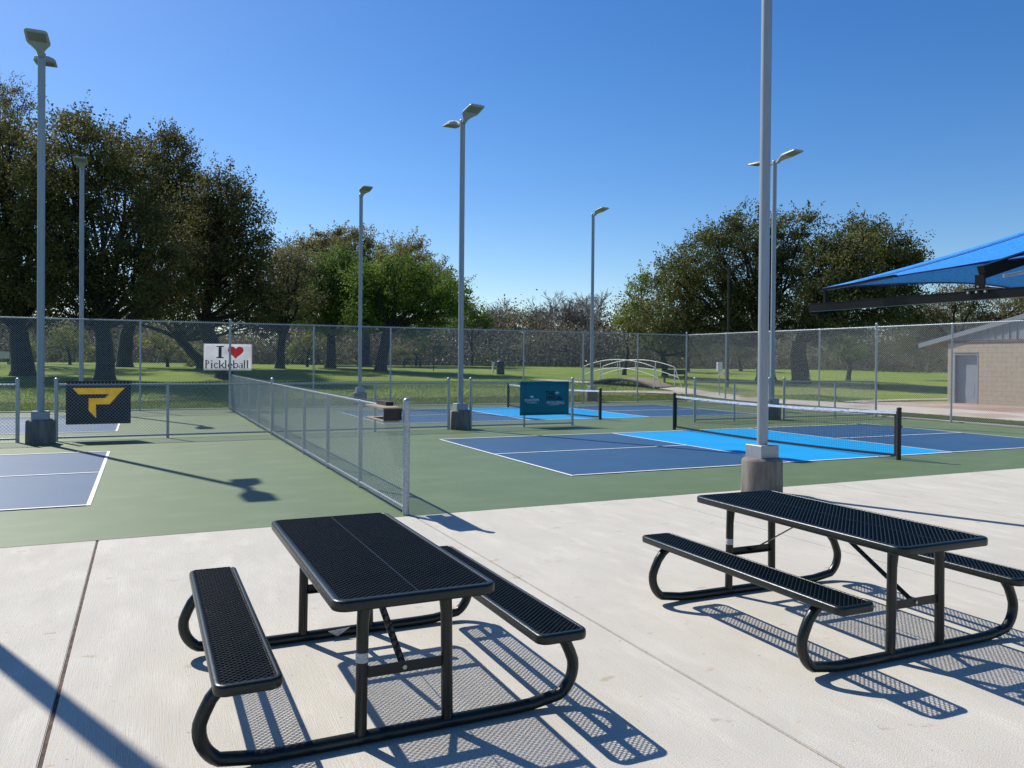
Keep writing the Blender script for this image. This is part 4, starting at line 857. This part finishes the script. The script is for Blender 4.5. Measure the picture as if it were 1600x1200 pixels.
def dist_of(x, y): return math.hypot(x+6, y+10.7)
def make_tree(key, bx, by, kind, lobes):
    z0 = gz(bx, by); sh = kind == 'shrub' and key != 'S5'; t = thing('shrub' if sh else 'tree', TINFO[key], 'shrub' if sh else 'tree', (bx, by, z0)); mb = MB(); cens = []; tints = []
    big = key in ('A', 'B', 'I', 'J', 'B2', 'C2'); zs = [l[1] for l in lobes]; spread = (max(l[0] for l in lobes)-min(l[0] for l in lobes))/2
    low = min(zs)-z0; forkz = max(1.2, min(low*.75, 3.4 if len(lobes) > 6 else 2.0)); r0 = {'A': .55, 'B': .44, 'I': .62, 'S1': .1, 'S2': .1, 'S3': .1, 'S4': .1, 'S5': .22, 'J': .55, 'B2': .5, 'C2': .46, 'Br': .6, 'E1': .4, 'E2': .42, 'Z': .4, 'D': .32, 'C1': .33, 'K': .35}.get(key, .16)
    lean = {'C1': -1.6, 'C2': -1.2, 'B2': .5, 'E2': .4, 'D': .2}.get(key, rng.uniform(-.3, .3))
    fk = np.array([ACR[0]*lean, ACR[1]*lean, forkz])
    limb(mb, (0, 0, -.3), (0, 0, .35), r0*1.5, r0*1.08, 0, 2, 12); limb(mb, (0, 0, .33), fk, r0*1.08, r0*.82, .03, 5, 12)
    dens = {'pale': 1.0, 'brown': 1.35, 'green': 1.1, 'bright': 1.3, 'bright2': 1.0}.get(kind, 1.0)
    if key == 'Z': dens = .5
    if key == 'K': dens = 1.2
    size_k = 1.35 if dist_of(bx, by) > 66 else 1.0
    for (lx, lz, lr) in lobes:
        dz = lz-z0; dd = rng.uniform(-1, 1)*min(spread*.55, 4.5)
        c = np.array([ACR[0]*lx+DEP[0]*dd, ACR[1]*lx+DEP[1]*dd, dz])
        rl = max(.05, min(r0*.45, .05+.07*lr)); lp = limb(mb, fk+rng.normal(size=3)*.08*r0, c*.97+fk*.03, rl*1.25, rl*.3, .07, 6, 6)
        for _ in range(int(4+lr*2.2)):
            q = c+np.clip(rng.normal(size=3), -1.3, 1.3)*lr*.5; s = lp[rng.integers(3, 6)]
            limb(mb, s, q, rl*.32, .012, .10, 4, 4)
        for rep in range(2 if big and lr > 1.0 else 1):
            if rep:   # a second lobe on the other side of the crown keeps it round
                dd2 = -dd*rng.uniform(.5, 1.0)+rng.uniform(-.6, .6); c = np.array([ACR[0]*lx*.96+DEP[0]*dd2, ACR[1]*lx*.96+DEP[1]*dd2, dz-.1])
            ns = max(4, int(9.5*lr**2*dens*(.8 if rep else 1)))
            d = rng.normal(size=(ns, 3)); d /= np.linalg.norm(d, axis=1, keepdims=True)
            rad = lr*rng.uniform(.35, 1.0, (ns, 1))**.45*rng.uniform(.9, 1.12, (ns, 1)); sc = c+d*rad*np.array([1.0, 1.0, .88])
            tl = rng.uniform(.05, .95)
            for s in sc:
                m = int(rng.integers(70, 115)); sr = rng.uniform(.22, .46)*(1 if lr > 1 else .8)
                q = s+rng.normal(size=(m, 3))*np.array([sr, sr, sr*.62])
                cens.append(q); tints.append(np.clip(.5*tl+.5*rng.uniform(0, 1)+rng.normal(size=m)*.10, 0, 1))
            # thin sprigs that break the outline
            k = int(lr*11); d = rng.normal(size=(k, 3)); d[:, 2] = np.where(rng.uniform(size=k) < .75, abs(d[:, 2]), d[:, 2]); d /= np.linalg.norm(d, axis=1, keepdims=True)
            for dv_ in d:
                m = int(rng.integers(14, 34)); ln = rng.uniform(.2, .95)/lr; u = np.linspace(.88, 1.0+ln, m)[:, None]; wd_ = np.linspace(.16, .05, m)[:, None]; up3 = np.array([0, 0, .22])*np.linspace(0, 1, m)[:, None]; q = c+dv_*lr*u+up3+rng.normal(size=(m, 3))*wd_; cens.append(q); tints.append(np.clip(.55+rng.normal()*.2+np.zeros(m), 0, 1))
    tr = mb.build('trunk', M['bark_pale'] if key in ('Z',) else M['bark'], t)
    cen = np.concatenate(cens); tt = np.concatenate(tints)
    cen = cen[cen[:, 2] > .9 if len(lobes) < 5 else cen[:, 2] > 1.5] if False else cen
    dist = math.hypot(bx+6, by+10.7); size = .105+.0009*dist
    V, F, T = leaf_quads(cen, size*(1.0 if kind != 'pale' else .85), tt[:len(cen)])
    link('crown', np_mesh('crown', V, F, LEAF[kind], T), t)
for tr_ in TREES: make_tree(*tr_)

def bare_tree(x, y, h, label, seed, lean=0):
    z0 = gz(x, y); t = thing('bare_tree', label, 'tree', (x, y, z0)); mb = MB(); rr = random.Random(seed); tw = MB()
    def grow(p, d, ln, r, lev):
        q = p+d*ln; mid = p.lerp(q, .5)+Vector((rr.gauss(0, 1), rr.gauss(0, 1), rr.gauss(0, .5)))*ln*.06
        (mb if lev < 2 else tw).tube([p, mid, q], [r, r*.85, r*.68], 6 if lev < 2 else 3, False)
        if lev >= 6: return
        for k in range(rr.choice((2, 3, 3)) if lev else 5):
            nd = (d+Vector((rr.gauss(0, 1), rr.gauss(0, 1), rr.gauss(.1, .6)))*(.52 if lev else .45)).normalized()
            grow(q if k < 2 else p.lerp(q, rr.uniform(.55, .95)), nd, ln*rr.uniform(.62, .86), max(r*.60, .028), lev+1)
    grow(Vector((0, 0, -.2)), Vector((lean, 0, 1)).normalized(), h*.26, h*.018, 0)
    mb.build('trunk', M['bark_pale'], t); tw.build('twigs', M['bark_pale'], t)
for i, (x, y, h, l) in enumerate([
    (37.5, 88.1, 9.5, 'leafless grey tree at the left end of the bare row behind the lawn'), (41.6, 90.6, 10.0, 'leafless tree second from the left in the bare row'),
    (40.7, 83.3, 9.6, 'nearer leafless tree in the middle of the bare row'), (45.4, 86.7, 10.8, 'leafless tree left of the pole by the footbridge'),
    (45.5, 82.2, 11.0, 'tall leafless tree directly behind the pole by the footbridge'), (50.4, 86.6, 12.0, 'tallest leafless tree at the right end of the bare row'),
    (34.5, 92.5, 8.4, 'short leafless tree half hidden right of the dark green tree'), (39.2, 94.0, 10.2, 'leafless tree far back between the first two bare trees'),
    (43.5, 93.5, 11.2, 'leafless tree far back left of the pole by the footbridge'), (48.3, 91.0, 12.4, 'leafless tree far back right of the pole by the footbridge'),
    (48.0, 83.5, 10.2, 'nearer leafless tree next to the yellow-green young tree'), (52.8, 88.5, 12.0, 'leafless tree mostly hidden behind the yellow-green young tree'),
    (8.2, 81.9, 16.0, 'leafless treetop sticking up right of the left oaks')]): bare_tree(x, y, h, l, 40+i)

# the wood that closes the park: one mass of undergrowth
def brush():
    cen = []; tint = []
    for layer, (D0, hh, n) in enumerate(((88, 3.6, 3900), (98, 6.2, 5900), (114, 9.0, 7800))):
        lat = rng.uniform(-105, 115, n); D = D0+rng.uniform(-5, 5, n)
        x = CAM.x+D*DEP[0]+lat*ACR[0]; y = CAM.y+D*DEP[1]+lat*ACR[1]
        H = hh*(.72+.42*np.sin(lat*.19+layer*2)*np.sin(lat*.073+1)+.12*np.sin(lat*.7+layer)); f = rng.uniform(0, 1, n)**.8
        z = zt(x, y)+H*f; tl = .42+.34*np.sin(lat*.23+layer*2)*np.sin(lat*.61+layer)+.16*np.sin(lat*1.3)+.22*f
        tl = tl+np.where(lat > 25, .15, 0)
        for i in range(n):
            m = 26; s = 1.0+.4*(layer > 0); cen.append(np.stack([x[i]+rng.normal(size=m)*s, y[i]+rng.normal(size=m)*s, np.maximum(z[i]+rng.normal(size=m)*s*.55, zt(x[i], y[i]))], -1)); tint.append(np.clip(tl[i]+rng.normal(size=m)*.15, 0, 1))
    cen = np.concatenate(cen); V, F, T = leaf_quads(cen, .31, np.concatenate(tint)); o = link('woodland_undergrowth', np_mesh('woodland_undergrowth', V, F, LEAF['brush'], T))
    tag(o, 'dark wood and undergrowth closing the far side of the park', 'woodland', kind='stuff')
brush()
def wood_stems():
    mb = MB()
    for i in range(150):
        lat = random.uniform(-100, 110); D = random.uniform(80, 92); x = CAM.x+D*DEP[0]+lat*ACR[0]; y = CAM.y+D*DEP[1]+lat*ACR[1]; h = random.uniform(3, 8); z = gz(x, y)
        q = Vector((x+random.gauss(0, .7), y, z+h)); mb.tube([(x, y, z-.1), Vector((x, y, z)).lerp(q, .5)+Vector((random.gauss(0, .2), 0, 0)), q], [.10, .07, .03], 4, False)
        for k in range(5):
            p = Vector((x, y, z)).lerp(q, random.uniform(.4, 1)); mb.tube([p, p+Vector((random.gauss(0, 1.1), random.gauss(0, 1), random.uniform(.3, 2.0)))], [.035, .015], 3, False)
    tag(mb.build('woodland_stems', M['bark_pale']), 'thin pale stems standing in front of the undergrowth', 'woodland', kind='stuff')
wood_stems()

# grass blades near the fences
def blades():
    P = []
    def area(x0, x1, y0, y1, n): P.append(np.stack([rng.uniform(x0, x1, n), rng.uniform(y0, y1, n)], -1))
    area(16.72, 19.0, -2, 20, 60000); area(-12, 19.5, 18.98, 22, 45000); area(-12, 24, 22, 34, 60000); area(21.95, 25.5, 13.9, 20, 6000)
    p = np.concatenate(P); n = len(p); h = rng.uniform(.03, .075, n); a = rng.uniform(0, math.pi, n); w_ = .006+.0*h
    near_path = ((p[:, 0] > 19.1) & (p[:, 0] < 21.95) & (p[:, 1] < 25.5)); p = p[~near_path]; h = h[~near_path]; a = a[~near_path]; n = len(p)
    z = zt(p[:, 0], p[:, 1]); dx, dy = np.cos(a)*.012, np.sin(a)*.012; lx, ly = rng.normal(size=n)*.02, rng.normal(size=n)*.02
    V = np.stack([np.stack([p[:, 0]-dx, p[:, 1]-dy, z-.005], -1), np.stack([p[:, 0]+dx, p[:, 1]+dy, z-.005], -1), np.stack([p[:, 0]+lx, p[:, 1]+ly, z+h], -1)], 1).reshape(-1, 3)
    tl = np.clip(.5+.25*np.sin(p[:, 0]*1.3)*np.sin(p[:, 1]*.9)+rng.normal(size=n)*.18, 0, 1)
    o = link('grass', np_mesh('grass', V, np.arange(3*n).reshape(n, 3), LEAF['grass'], np.repeat(tl, 3))); tag(o, 'short grass growing outside the tall fences', 'grass', kind='stuff')
blades()
